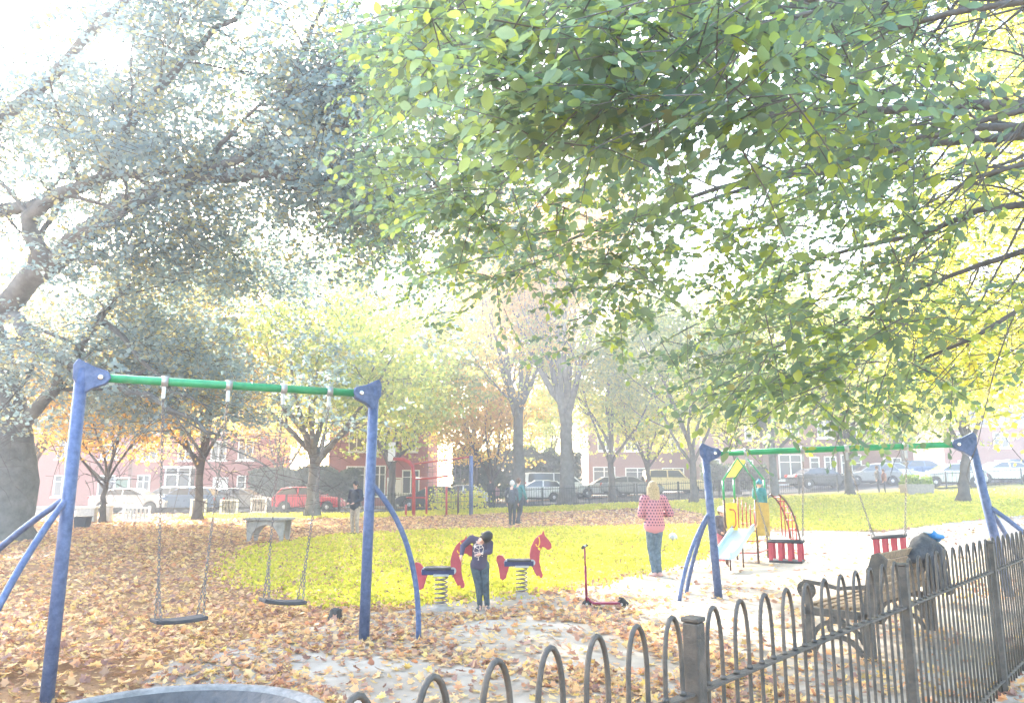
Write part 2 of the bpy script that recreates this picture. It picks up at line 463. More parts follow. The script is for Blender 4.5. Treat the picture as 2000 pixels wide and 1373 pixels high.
def flat_seat(label, c0, c1, s0, s1):
    """c0,c1 beam hang points; s0,s1 seat ends"""
    s0, s1 = Vector(s0), Vector(s1); c = (s0 + s1) / 2
    root = thing('swing', label, 'swing seat', c, group='flat swing seats on chains')
    d = (s1 - s0).normalized(); side = Vector((0, 0, 1)).cross(d).normalized()
    R = Matrix((d, side, d.cross(side))).transposed(); L = (s1 - s0).length
    mb = MB(); n = 9
    for i in range(n - 1):
        pass
    pr = []
    for i in range(n):
        t = i / (n - 1) * 2 - 1; pr.append((t * L / 2, -.014 * (1 - t * t)))
    outl = pr + [(x, z - .034) for x, z in reversed(pr)]
    mb.prism(outl, .19, R, c)
    mb.build('seat', M['rubber'], root, c, bevel=.008)
    for (hg, e, sg) in ((c0, s0, 1), (c1, s1, -1)):
        hg = Vector(hg); fork = e + (hg - e).normalized() * .33 + d * sg * .03
        mb = MB(); link_chain(mb, hg - Vector((0, 0, .16)), fork)
        for q in (-1, 1): link_chain(mb, fork, e + d * sg * .04 + side * (.08 * q) + Vector((0, 0, .0)))
        mb.build('chain', M['chain'], root, c)
    return root
h = [A1.lerp(B1, t) for t in (.215, .455, .675, .87)]
flat_seat('flat black swing seat hanging nearer the left post, tilted a little', h[0], h[1], at(299, 1209, 7.02), at(400, 1200, 7.32))
flat_seat('flat black swing seat hanging nearer the upright post beside the spring horses', h[2], h[3], at(512, 1168, 7.62), at(594, 1171, 7.86))

def cradle(label, c0, c1, s0, s1):
    s0, s1 = Vector(s0), Vector(s1); c = (s0 + s1) / 2
    root = thing('cradle_swing', label, 'swing seat', c, group='red cradle swing seats')
    d = (s1 - s0).normalized(); side = Vector((0, 0, 1)).cross(d).normalized(); L = (s1 - s0).length
    rz = math.atan2(d.y, d.x)
    for q in (-1, 1):
        mb = MB(); mb.tube([s0 + side * .15 * q, s1 + side * .15 * q], .017, 8); mb.build('bar', M['rubber'], root, c)
        for t in (.08, .36, .64, .92):
            mb = MB(); mb.box(s0.lerp(s1, t) + side * .15 * q - Vector((0, 0, .13)), (.055, .018, .24), rz); mb.build('strap', M['red'], root, c, bevel=.006)
    mb = MB(); 
    for e in (s0, s1): mb.tube([e + side * .15, e - side * .15], .017, 8)
    mb.build('end_bar', M['rubber'], root, c)
    mb = MB(); mb.box(c - Vector((0, 0, .265)), (L * .98, .32, .035), rz); mb.build('seat', M['rubber'], root, c, bevel=.01)
    for (hg, e) in ((c0, s0), (c1, s1)):
        hg = Vector(hg); fork = e + (hg - e).normalized() * .22
        mb = MB(); link_chain(mb, hg - Vector((0, 0, .16)), fork)
        for q in (-1, 1): link_chain(mb, fork, e + side * .15 * q)
        mb.build('chain', M['chain'], root, c)
h = [A2.lerp(B2, t) for t in (.13, .375, .56, .80)]
cradle('red cradle swing seat hanging beside the slide tower', h[0], h[1], at(1502, 1056, 11.15), at(1568, 1058, 10.95))
cradle('red cradle swing seat partly hidden behind the wooden bench', h[2], h[3], at(1706, 1050, 10.85), at(1768, 1046, 10.65))

# ------------------------------------------------------------------ spring horses
def zpx(l, s=.0012): return [((x - 1490) * s, (1000 - y) * s) for x, y in l]
def make_horse():
    root = thing('spring_horse', 'red spring horse with its head free, right-hand one of the pair on springs', 'spring rider', group='red spring horses')
    fr = zpx([(1757, 205), (1775, 265), (1822, 318), (1852, 362), (1856, 400), (1838, 430), (1805, 434), (1768, 404), (1738, 402), (1716, 450), (1707, 520), (1708, 590), (1722, 660), (1750, 735), (1738, 765), (1695, 765), (1662, 730), (1625, 655), (1592, 580), (1588, 480), (1608, 390), (1648, 312), (1700, 262), (1738, 248)])
    rr = zpx([(1182, 515), (1212, 491), (1256, 503), (1300, 553), (1348, 600), (1322, 680), (1296, 768), (1260, 789), (1226, 770), (1210, 650), (1184, 565)])
    mb = MB(); mb.prism(fr, .06); a = mb.build('head_panel', M['red'], root, bevel=.006)
    mb = MB(); mb.prism(rr, .06); mb.build('rear_panel', M['red'], root, bevel=.006)
    x0, x1, zt = (1310 - 1490) * .0012, (1600 - 1490) * .0012, (1000 - 545) * .0012
    mb = MB(); mb.box(((x0 + x1) / 2, 0, zt - .012), (x1 - x0, .26, .028)); mb.build('seat', M['rubber'], root, bevel=.008)
    for q in (-1, 1):
        mb = MB(); mb.box(((x0 + x1) / 2, q * .045, zt - .06), (x1 - x0 + .08, .014, .075)); mb.build('side_plate', M['navy'], root, bevel=.004)
    mb = MB(); mb.tube([(.25, -.15, .70), (.25, .15, .70)], .016, 10); mb.build('hand_grip', M['yellow'], root)
    mb = MB(); mb.tube([(.24, -.15, .30), (.24, .15, .30)], .018, 10); mb.build('foot_rest', M['yellow'], root)
    for q in (-1, 1):
        mb = MB()
        mb.tube([(.232 + .03 * math.sin(t * .52), q * .036, .80 + .075 * math.cos(t * .52)) for t in range(1, 9)], .008, 6); mb.build('bridle', M['yellow'], root)
    for (x, z) in ((x1 + .02, zt - .045), (x0 - .0, zt - .045)):
        mb = MB(); mb.lathe([(.045, -.05), (.045, .05)], 16, (x, 0, z), Matrix.Rotation(PI / 2, 3, 'X')); mb.build('disc', M['steel'], root)
    mb = MB(); pts = []; n = 150; z1 = zt - .10
    for i in range(n + 1):
        t = i / n; a = t * 2 * PI * 6.3
        pts.append((.078 * math.cos(a), .078 * math.sin(a), .07 + (z1 - .09) * t))
    mb.tube(pts, .011, 7); mb.build('spring', M['chain'], root)
    mb = MB(); mb.box((0, 0, z1), (.20, .15, .03)); mb.build('top_plate', M['steel'], root, bevel=.004)
    mb = MB(); mb.lathe([(.17, 0), (.17, .035), (.09, .045), (.09, .075)], 20); mb.build('base_plate', M['concrete'], root)
    return root
h2 = make_horse(); p = g(1019, 1168); h2.location = p; h2.rotation_euler.z = .05
h1 = copy_tree(h2); p = g(861, 1192); h1.location = p; h1.rotation_euler.z = .02
h1['label'] = 'red spring horse that the bending boy holds, behind the curved blue swing brace'

# ------------------------------------------------------------------ scooter, ball, stump, dish, bin
p = g(1146, 1190); p2 = g(1214, 1190)
root = thing('scooter', 'dark red child scooter standing upright on the pale ground', 'scooter', p)
mr = surf('scooter_red', (.22, .02, .06), .35, .5)
L = (p2 - p).length
mb = MB(); mb.tube([(0, 0, .09), (-.01, 0, .55)], .017, 10); mb.tube([(-.01, 0, .5), (-.015, 0, .80)], .012, 10); mb.build('stem', mr, root)
mb = MB(); mb.tube([(-.06, -.17, .80), (-.015, 0, .81), (.02, .17, .80)], .013, 8); mb.build('handlebar', M['steel'], root)
for q in (-1, 1):
    mb = MB(); mb.tube([(-.015 + .03 * q, .11 * q, .803), (-.015 + .045 * q, .20 * q, .80)], .02, 10); mb.build('grip', M['rubber'], root)
mb = MB(); mb.box((L * .55, 0, .075), (L * .8, .12, .025)); mb.tube([(0, 0, .15), (.05, 0, .09), (.10, 0, .075)], .02, 8); mb.build('deck', mr, root, bevel=.008)
mb = MB(); mb.tube([(L * .93, 0, .14), (L + .02, 0, .13), (L + .09, 0, .06)], .018, 6); mb.build('mudguard', M['rubber'], root)
for x in (0, L):
    mb = MB(); mb.lathe([(.02, -.016), (.052, -.014), (.06, 0), (.052, .014), (.02, .016)], 20, (x, 0, .06), Matrix.Rotation(PI / 2, 3, 'X')); wq = mb.build('wheel', M['tyre'], root)
    mb = MB(); mb.lathe([(.018, -.02), (.018, .02)], 12, (x, 0, .06), Matrix.Rotation(PI / 2, 3, 'X')); mb.build('hub', M['hub'], wq)

mb = MB(); mb.ell((0, 0, 0), (.115,) * 3, n=24, k=16); b = mb.build('ball', surf('ball_vinyl', (.45, .46, .48), .5)); p = g(1315, 1058); b.location = p + Vector((0, 0, .115))
tag(b, 'pale grey football lying on the grass right of the woman', 'ball')

p = g(655, 1212); rnd = random.Random(3); mb = MB()
prof = [(.10, 0), (.085, .04), (.075, .09), (.07, .125), (.05, .135)]
mb.lathe(prof, 14); mb.v = [(x * (1 + .2 * rnd.uniform(-1, 1)), y * (1 + .2 * rnd.uniform(-1, 1)), z * (1 + .12 * rnd.uniform(-1, 1))) for x, y, z in mb.v]
b = mb.build('stump', M['stump'], None); b.location = p; tag(b, 'small dark stump in the leaves between swing seat and post', 'stump')

dc = Vector((-2.32, 5.20, 0)); dc.z = hz(dc.x, dc.y)
dc.z -= .07; dc.x += .10
root = thing('play_bowl', 'round grey rubber play bowl with a pale rim, at the foot of the big swing', 'play bowl', dc)
rub = surf('bowl_rubber', (.06, .06, .062), .6, 0, .35, 5, 1.0, 10)
mb = MB(); rr = 1.0
mb.lathe([(rr + .10, -.05), (rr + .09, .2), (rr + .05, .31), (rr - .01, .325), (rr - .05, .31), (rr - .07, .26)], 56); mb.f = mb.f[:-2]; mb.sm = mb.sm[:-2]; mb.build('rim', surf('bowl_rim', (.22, .21, .20), .8, 0, .3, 12, .5, 40), root)
V = []; Fc = []; n = 72; k = 14
for i in range(k + 1):
    for j in range(n):
        a = 2 * PI * j / n; t = i / k; r_ = (rr - .06) * (1 - t * .98)
        z = .31 - .27 * math.sin(min(1, t * 2.2) * PI / 2) + .016 * math.sin(a * 31 + 2.5 * math.sin(a * 5)) * (1 - t) * min(1, t * 8) + .010 * math.sin(a * 9 + t * 12) * min(1, t * 8)
        V.append((r_ * math.cos(a), r_ * math.sin(a), z - (.02 if i == 0 else 0)))
Fc = [(i * n + j, i * n + (j + 1) % n, (i + 1) * n + (j + 1) % n, (i + 1) * n + j) for i in range(k) for j in range(n)]
mb = MB(); mb.add(V, Fc, True); mb.build('cover', rub, root)

# ------------------------------------------------------------------ bow-top fence
P0, P1 = Vector((-.29, 1.68)), Vector((3.85, 6.35)); fd = (P1 - P0).normalized()
fang = math.atan2(fd.y, fd.x)
def fz(x, y): return 0.0
post_s = []                                # distances of the posts along the line
s_first = (Vector((.60, 2.70)) - P0).dot(fd)
PANEL = 2.42
def fp(s, z=0.0): q = P0 + fd * s; return Vector((q.x, q.y, z))
ss = [s_first + PANEL * k for k in range(-1, 4)]
for k in range(len(ss)):
    lab = ['black fence post, hidden low beside the nearest railing hoops', 'thick black fence post nearest the middle of the picture', 'black fence post in front of the wooden bench', 'black fence post below the outer leg of the farther swing', 'black fence post outermost along the railings'][k]
    c = fp(ss[k])
    if k == 0: continue
    root = thing('fence_post', lab, 'fence post', c, fang, group='fence posts')
    mb = MB(); mb.box((0, 0, .575), (.056, .056, 1.15)); mb.build('shaft', M['iron'], root, bevel=.005)
    mb = MB(); mb.box((0, 0, 1.16), (.062, .062, .016)); mb.build('cap', M['iron'], root, bevel=.004)
plabels = ['black bow-top railing panel cut off by the bottom edge, nearest the camera', 'black bow-top railing panel between the thick middle post and the bench post',
           'black bow-top railing panel in front of the outer swing leg', 'black bow-top railing panel at the right edge, farthest along the fence']
for k in range(4):
    a = ss[k] + .035; b_ = ss[k + 1] - .035
    if k == 0: a = ss[0] + .3
    root = thing('railing_panel', plabels[k], 'railing', fp(a), fang, group='bow top railing panels')
    Lp = b_ - a; nh = int(round(Lp / .205)); pitch = Lp / nh
    mb = MB(); mb.box((Lp / 2, 0, .93), (Lp, .038, .010)); mb.build('upper_rail', M['iron'], root, bevel=.002)
    mb = MB(); mb.box((Lp / 2, 0, .12), (Lp, .038, .010)); mb.build('lower_rail', M['iron'], root, bevel=.002)
    for i in range(nh):
        cx = pitch * (i + .5); hw = pitch * .255
        pts = [(cx - hw, 0, .04), (cx - hw, 0, .5), (cx - hw, 0, .98)]
        pts += [(cx - hw * math.cos(t), 0, 1.0 + .182 * math.sin(t) ** .8) for t in (PI * q / 12 for q in range(1, 12))]
        pts += [(cx + hw, 0, .98), (cx + hw, 0, .5), (cx + hw, 0, .04)]
        mb = MB(); mb.tube(pts, .0080, 8)
        for sx in (-1, 1): mb.lathe([(.0088, 0), (.013, .006), (.0088, .016)], 8, (cx + sx * hw, 0, .934))
        mb.build('hoop', M['iron'], root)

# ------------------------------------------------------------------ bench and the coat on it
bdir = Vector((.675, .74, 0)).normalized()
ba = gl(3.08, 7.62)
blen = 2.0
brz = math.atan2(bdir.y, bdir.x)
root = thing('park_bench', 'wooden slatted park bench with ornate dark iron ends, behind the railings', 'bench', ba, brz)
# local: x along the bench, y = towards the back (right-hand side is the front): front is +y
def bench_end(x):
    f = 1                                      # front towards +y
    e = []
    t = .045
    mb = MB(); R = Matrix.Rotation(PI / 2, 3, 'Z')   # prism outline x -> local y
    def pr(o, th=t): mb.prism([(yy, zz) for yy, zz in o], th, R, (x, 0, 0))
    pr([(-.34, 0), (-.25, 0), (-.235, .12), (-.20, .40), (-.25, .44), (-.31, .80), (-.37, .97), (-.43, .99), (-.50, .93), (-.47, .80), (-.38, .45), (-.34, .38)])     # rear leg and back
    pr([(.34, 0), (.24, 0), (.235, .2), (.22, .40), (.23, .62), (.30, .63), (.28, .42), (.31, .2)])                         # front leg
    pr([(-.34, .44), (.31, .44), (.31, .37), (-.34, .37)])                                                                                 # seat rail
    def arc(cy, cz, r1, r2, a0, a1, n=16):
        for i in range(n):
            p0 = a0 + (a1 - a0) * i / n; p1 = a0 + (a1 - a0) * (i + 1) / n
            pr([(cy + r2 * math.cos(p0), cz + r2 * math.sin(p0)), (cy + r2 * math.cos(p1), cz + r2 * math.sin(p1)), (cy + r1 * math.cos(p1), cz + r1 * math.sin(p1)), (cy + r1 * math.cos(p0), cz + r1 * math.sin(p0))], t * .7)
    arc(0, -.04, .215, .262, 0.05, PI - .05); arc(0, .29, .05, .095, 0, 2 * PI, 20); arc(0, .08, .23, .272, .3, PI - .3)
    pr([(-.03, .20), (.03, .20), (.03, .24), (-.03, .24)])
    # arm rest
    arc(.27, .60, .05, .09, 0, 2 * PI, 14)
    pr([(-.34, .66), (-.05, .62), (.12, .645), (.27, .67), (.30, .70), (.12, .685), (-.05, .655), (-.34, .70)])
    return mb
for x in (0, blen):
    e = bench_end(x).build('end_frame', M['iron'], root, bevel=.004)
mb_list = []
for i in range(6):
    mb = MB(); yy = .24 - i * .082; mb.box((blen / 2, yy, .462 - .012 * math.sin(i / 5 * PI)), (blen - .05, .066, .028)); mb.build('seat_slat', M['wood'], root, bevel=.004)
for i in range(6):
    zz = .54 + i * .080; yy = -.265 - (zz - .45) * .30
    mb = MB(); mb.box((blen / 2, yy + .015, zz), (blen - .05, .026, .066), m=Matrix.Rotation(.29, 3, 'X')); mb.build('back_slat', M['wood'], root, bevel=.004)

def remeshed(mb, name, mat, parent, voxel=.012, it=6, origin=None):
    o = mb.build(name, mat, parent, origin, smooth=True)
    r = o.modifiers.new('remesh', 'REMESH'); r.mode = 'VOXEL'; r.voxel_size = voxel; r.use_smooth_shade = True
    if it:
        s_ = o.modifiers.new('smooth', 'SMOOTH'); s_.iterations = it; s_.factor = .5
    return o
navycloth = surf('dark_padded_cloth', (.055, .055, .06), .85, 0, .3, 20, .5, 40)
bluecloth = surf('bright_blue_cloth', (.02, .18, .42), .6, 0, .15, 12, .3, 30)
mc = ba + bdir * 1.30; 
root = thing('coat', 'dark padded coat heaped over the far end of the bench', 'coat', (mc.x, mc.y, mc.z), brz)
mb = MB()
for (a, b_, ra, rb) in (((-.22, -.42, .88), (.05, -.44, .96), .07, .12), ((.05, -.44, .97), (.42, -.42, .95), .12, .10), ((.2, -.5, .93), (.5, -.46, .88), .10, .09), ((.42, -.42, .92), (.72, -.44, .74), .10, .075), ((.7, -.44, .75), (.9, -.40, .58), .07, .045), ((.0, -.34, .90), (.10, -.26, .66), .07, .05), ((.2, -.34, .88), (.34, -.26, .62), .08, .05), ((.42, -.34, .84), (.5, -.25, .60), .07, .05), ((0, -.5, .85), (.1, -.58, .55), .08, .05), ((.25, -.5, .85), (.4, -.58, .5), .08, .05), ((.05, -.44, 1.05), (.25, -.42, 1.06), .04, .05)):
    mb.caps(a, b_, ra, rb)
remeshed(mb, 'cloth', navycloth, root, .02, 4)
root = thing('hat', 'bright blue hat with a white band lying on the dark coat', 'hat', (mc.x, mc.y, mc.z), brz)
mb = MB(); mb.caps((.38, -.46, 1.08), (.62, -.46, 1.02), .055, .035); mb.ell((.5, -.46, 1.05), (.14, .10, .035)); remeshed(mb, 'crown', bluecloth, root, .012, 4)
mb = MB(); mb.caps((.18, -.44, 1.125), (.36, -.46, 1.115), .022, .03); remeshed(mb, 'band', M['white'], root, .01, 3)

# ------------------------------------------------------------------ slide tower
T = g(1440, 1107); T = gl(T.x, 15.6)
root = thing('slide_tower', 'small play tower with green gable frame, yellow panels and a metal slide', 'play tower')
O = Vector((at(1444, 1100, 15.6).x, 15.6, hz(4.8, 15.6))); root.location = O
def lp(px, py, dY=0): return at(px, py, 15.6 + dY) - O
gnd = 0.0
posts = {}
for nm, px, py, dY in (('a', 1412, 938, 0), ('b', 1473, 938, 0), ('c', 1433, 936, .8), ('d', 1492, 936, .8)):
    t = lp(px, py, dY); b_ = Vector((t.x, t.y, 0)); posts[nm] = t
    mid = Vector((t.x, t.y, 1.25))
    mb = MB(); mb.tube([b_, mid], .022, 10); mb.build('post', M['brown'], root)
    mb = MB(); mb.tube([mid, t], .0215, 10); mb.build('upper_post', M['green'], root)
apf = (posts['a'] + posts['b']) / 2 + Vector((0, 0, .44)); apb = (posts['c'] + posts['d']) / 2 + Vector((0, 0, .42))
for ap, l, r_ in ((apf, 'a', 'b'), (apb, 'c', 'd')):
    mb = MB(); mb.tube([posts[l], ap, posts[r_]], .022, 8); mb.build('gable', M['green'], root)
a0 = posts['a'].lerp(apf, .12); a1 = apf + (posts['a'] - apf) * .06; c0 = posts['c'].lerp(apb, .12); c1 = apb + (posts['c'] - apb) * .06
def slab(pts4, th, name, mat):
    n_ = (pts4[1] - pts4[0]).cross(pts4[3] - pts4[0]).normalized() * th
    mb = MB(); mb.add([*pts4, *[q + n_ for q in pts4]], [(0, 1, 2, 3), (7, 6, 5, 4), (0, 4, 5, 1), (1, 5, 6, 2), (2, 6, 7, 3), (3, 7, 4, 0)])
    return mb.build(name, mat, root, bevel=.004)
slab([a0, a1, c1, c0], .02, 'roof_panel', M['yellow'])
PZ = .66
pa, pb, pc, pd = (Vector((posts[k].x, posts[k].y, PZ)) for k in 'abcd')
slab([pa, pb, pd, pc], -.04, 'platform', M['khaki'])
# side panels beside the slide opening
for (px0, px1, mat, nm) in ((1416, 1438, M['yellow'], 'side_panel'), (1475, 1500, M['khaki'], 'side_panel')):
    l = lp(px0, 982); r_ = lp(px1, 982); z1 = l.z; z0 = lp(px0, 1046).z
    w_ = r_.x - l.x
    mb = MB(); mb.prism([(0, z1), (w_, z1), (w_, z0), (w_ * .55, z0), (w_ * .1, z0 + .12), (0, z0 + .25)] if px0 < 1450 else [(0, z1 + .02), (w_, z1), (w_, z0), (0, z0)], .02, c=(l.x, l.y - .03, 0)); pn = mb.build(nm, mat, root, bevel=.004)
    hx = l.x + (.07 if px0 < 1450 else -.10)
    mb = MB(); zc = (z0 + z1) / 2; mb.tube([(hx, -.05, zc + .19), (hx + .07, -.09, zc + .19), (hx + .10, -.10, zc + .13), (hx + .10, -.10, zc - .09), (hx + .07, -.09, zc - .15), (hx, -.05, zc - .15)], .012, 8); mb.build('handle', M['redp'] if px0 < 1450 else M['khaki'], pn)
# back panel of red bars and arched climber
mb = MB()
for i in range(7):
    t = .1 + i * .13; q = pc.lerp(pd, t); mb.tube([q, q + Vector((0, 0, .62 - .05 * i))], .012, 6)
mb.build('bar_panel', M['redp'], root)
for q in (0, .5):
    mb = MB(); s0 = Vector((posts['d'].x + .03, posts['d'].y - .25 - q, 1.35)); s1 = Vector((s0.x + .42, s0.y, 0))
    mb.tube(arc_pts(s0, s1, Vector((s0.x + .36, s0.y, 1.15)), 14), .02, 8); mb.build('climber_rail', M['brown'], root)
for i in range(1, 9):
    t = i / 9; s0 = Vector((posts['d'].x + .03, posts['d'].y - .25, 1.35)); s1 = Vector((s0.x + .42, s0.y, 0)); q = arc_pts(s0, s1, Vector((s0.x + .36, s0.y, 1.15)), 9)[i]
    mb = MB(); mb.tube([q, q - Vector((0, .5, 0))], .014, 6); mb.build('rung', M['redp'], root)
for i in range(5):
    x = posts['d'].x + .06 + i * .07; mb = MB(); mb.tube([(x, posts['d'].y - .75, .55 - .03 * i), (x, posts['d'].y - .75, 1.3 - .09 * i)], .011, 6); mb.build('guard_bar', M['redp'], root)
for zz in (.22, .44):
    mb = MB(); mb.tube([Vector((pa.x + .1, pa.y, zz)), Vector((pb.x, pb.y, zz)), Vector((pd.x, pd.y, zz))], .014, 6); mb.build('tie_bar', M['redp'], root)
# slide: cross-section swept from the platform down to the front left
s0 = Vector(((pa.x + pb.x) / 2 + .07, pa.y - .02, PZ + .02)); s1 = lp(1408, 1108, -1.1); s1.z = .22
dirh = Vector((s1.x - s0.x, s1.y - s0.y, 0)); Ls = dirh.length; dirh.normalize(); sd = Vector((-dirh.y, dirh.x, 0))
path = []
for i in range(17):
    t = i / 16; z = PZ + .02 - (PZ - .20) * (sstep(-.05, .98, t) ** .9); path.append(s0 + dirh * (Ls * t) + Vector((0, 0, z - s0.z)))
V = []
for q in path:
    for (a, zz) in ((-.20, .11), (-.18, .11), (-.17, .02), (-.08, 0), (.08, 0), (.17, .02), (.18, .11), (.20, .11), (.20, -.02), (-.20, -.02)): V.append(q + sd * a + Vector((0, 0, zz)))
Fc = [(i * 10 + j, i * 10 + (j + 1) % 10, (i + 1) * 10 + (j + 1) % 10, (i + 1) * 10 + j) for i in range(16) for j in range(10)] + [tuple(range(10)), tuple(160 + j for j in reversed(range(10)))]
mb = MB(); mb.add(V, Fc); mb.build('slide', M['stainless'], root, smooth=False)
for t in (7, 15):
    q = path[t]; mb = MB()
    for a in (-.15, .15):
        mb = MB(); mb.tube([Vector((q.x, q.y, 0)) + sd * a, q + sd * a - Vector((0, 0, .02))], .016, 8); mb.build('slide_leg', M['brown'], root)

# ------------------------------------------------------------------ table, bin, white posts and panels, climbing frame
p = g(524, 1059)
root = thing('table', 'concrete games table on arched legs in the leaf litter', 'table', p, -.03)
mb = MB(); mb.box((0, 0, .66), (1.28, .8, .07)); mb.build('table_top', M['concrete'], root, bevel=.015)
for sy in (-.28, .28):
    mb = MB(); R = Matrix.Identity(3)
    o = [(-.50, 0), (-.42, 0)] + [(.42 * -math.cos(t), .50 * math.sin(t)) for t in (PI * i / 14 for i in range(1, 14))] + [(.42, 0), (.50, 0), (.56, .62), (-.56, .62)]
    mb.prism(o, .09, R, (0, sy, 0)); mb.build('leg', M['concrete'], root, bevel=.008)
def bin_(): pass
p = g(160, 1032)
root = thing('litter_bin', 'dark square litter bin beside the blue post in the distance', 'bin', p)
mb = MB(); mb.prism([(-.20, 0), (.20, 0), (.26, .42), (-.26, .42)], .4); mb.build('body', M['rubber'], root, bevel=.02)
mb = MB(); mb.box((0, 0, .44), (.56, .44, .04)); mb.build('rim', M['iron'], root, bevel=.01)
hedge_w = M['white']
def wall_piece(px0, px1, py0, py1, label, Y=None):
    a = g(px0, py1); b_ = at(px1, py1, a.y); hgt = at(px0, py0, a.y).z - a.z; W_ = b_.x - a.x
    root = thing('garden_wall', label, 'wall', a)
    mb = MB(); mb.box((W_ / 2, 0, hgt / 2), (W_, .28, hgt)); mb.build('body', M['offw'], root, bevel=.02)
    mb = MB(); mb.box((W_ / 2, 0, hgt + .03), (W_ + .08, .36, .06)); mb.build('coping', M['white'], root, bevel=.01)
wall_piece(150, 186, 992, 1022, 'short white rendered wall catching the sun beside the litter bin')
wall_piece(196, 216, 988, 1020, 'narrow white wall stub right of the short rendered wall')
def frame_panel(px0, px1, py0, py1, label, fill):
    a = g(px0, py1); b_ = at(px1, py1, a.y); hgt = at(px0, py0, a.y).z - a.z; W_ = b_.x - a.x
    root = thing('garden_fence', label, 'fence panel', a, group='white framed fence panels')
    for x in (0, W_): 
        mb = MB(); mb.box((x, 0, hgt / 2), (.10, .10, hgt)); mb.build('post', M['white'], root, bevel=.01)
    for z in (.12, hgt - .04):
        mb = MB(); mb.box((W_ / 2, 0, z), (W_ - .1, .06, .07)); mb.build('rail', M['white'], root)
    mb = MB(); n = int(W_ / .16)
    for i in range(1, n): mb.box((W_ * i / n, 0, hgt / 2), (.09, .03, hgt * .86))
    mb.build('boards', fill, root)
weath = surf('weathered_boards', (.34, .30, .24), .9, 0, .3, 5)
frame_panel(240, 290, 990, 1022, 'white framed boarded panel in front of the parked cars, first from the wall', M['offw'])
frame_panel(372, 400, 974, 1012, 'white framed panel between the dark blue car and the tree trunk', weath)
frame_panel(430, 462, 975, 1008, 'white framed panel behind the games table', weath)
frame_panel(490, 518, 972, 1004, 'white framed panel left of the red car', weath)

fY = g(808, 1010).y
O = Vector((at(860, 1000, fY).x, fY, 0)); O.z = hz(O.x, O.y)
root = thing('climbing_frame', 'red and blue climbing frame with arched post, net and white board', 'climbing frame', O)
def q(px, py): v = at(px, py, fY) - O; return v
def gq(px): v = q(px, 1000); return Vector((v.x, 0, 0))
mb = MB(); mb.tube([gq(808), q(808, 930), q(806, 912), q(799, 902), q(788, 897), q(768, 896)], .09, 10); mb.build('arched_post', M['redp'], root)
c_ = q(765, 882); mb = MB(); mb.box(c_, (.36, .06, .95)); mb.build('board', M['white'], root, bevel=.02)
mb = MB(); mb.tube([gq(920), q(920, 890)], .10, 12); mb.build('blue_post', M['blue'], root)
mb = MB(); mb.tube([q(808, 906), q(920, 892)], .04, 8); mb.build('cross_bar', M['redp'], root)
mb = MB(); mb.tube([q(808, 935), q(840, 934), q(875, 929)], .05, 8); mb.build('cross_bar', M['redp'], root)
for px in (833, 872, 895, 793):
    mb = MB(); mb.tube([gq(px), q(px, 950 if px != 793 else 985)], .055, 8); mb.build('post', M['redp'] if px != 895 else M['brown'], root)
mb = MB()
for px in range(836, 915, 9): mb.tube([q(px, 904 - (px - 808) * .12), q(px, 985)], .012, 5)
for py in range(912, 985, 10): mb.tube([q(833, py), q(918, py - 4)], .012, 5)
mb.build('net', M['chain'], root)
mb = MB(); mb.tube([gq(793) + Vector((0, 0, .9)), gq(833) + Vector((0, 0, .9))], .04, 6); mb.build('cross_bar', M['redp'], root)

# ------------------------------------------------------------------ people
def mrot(a, b):                        # rotation that takes +Z to b-a
    return (Vector(b) - Vector(a)).to_track_quat('Z', 'Y').to_matrix()

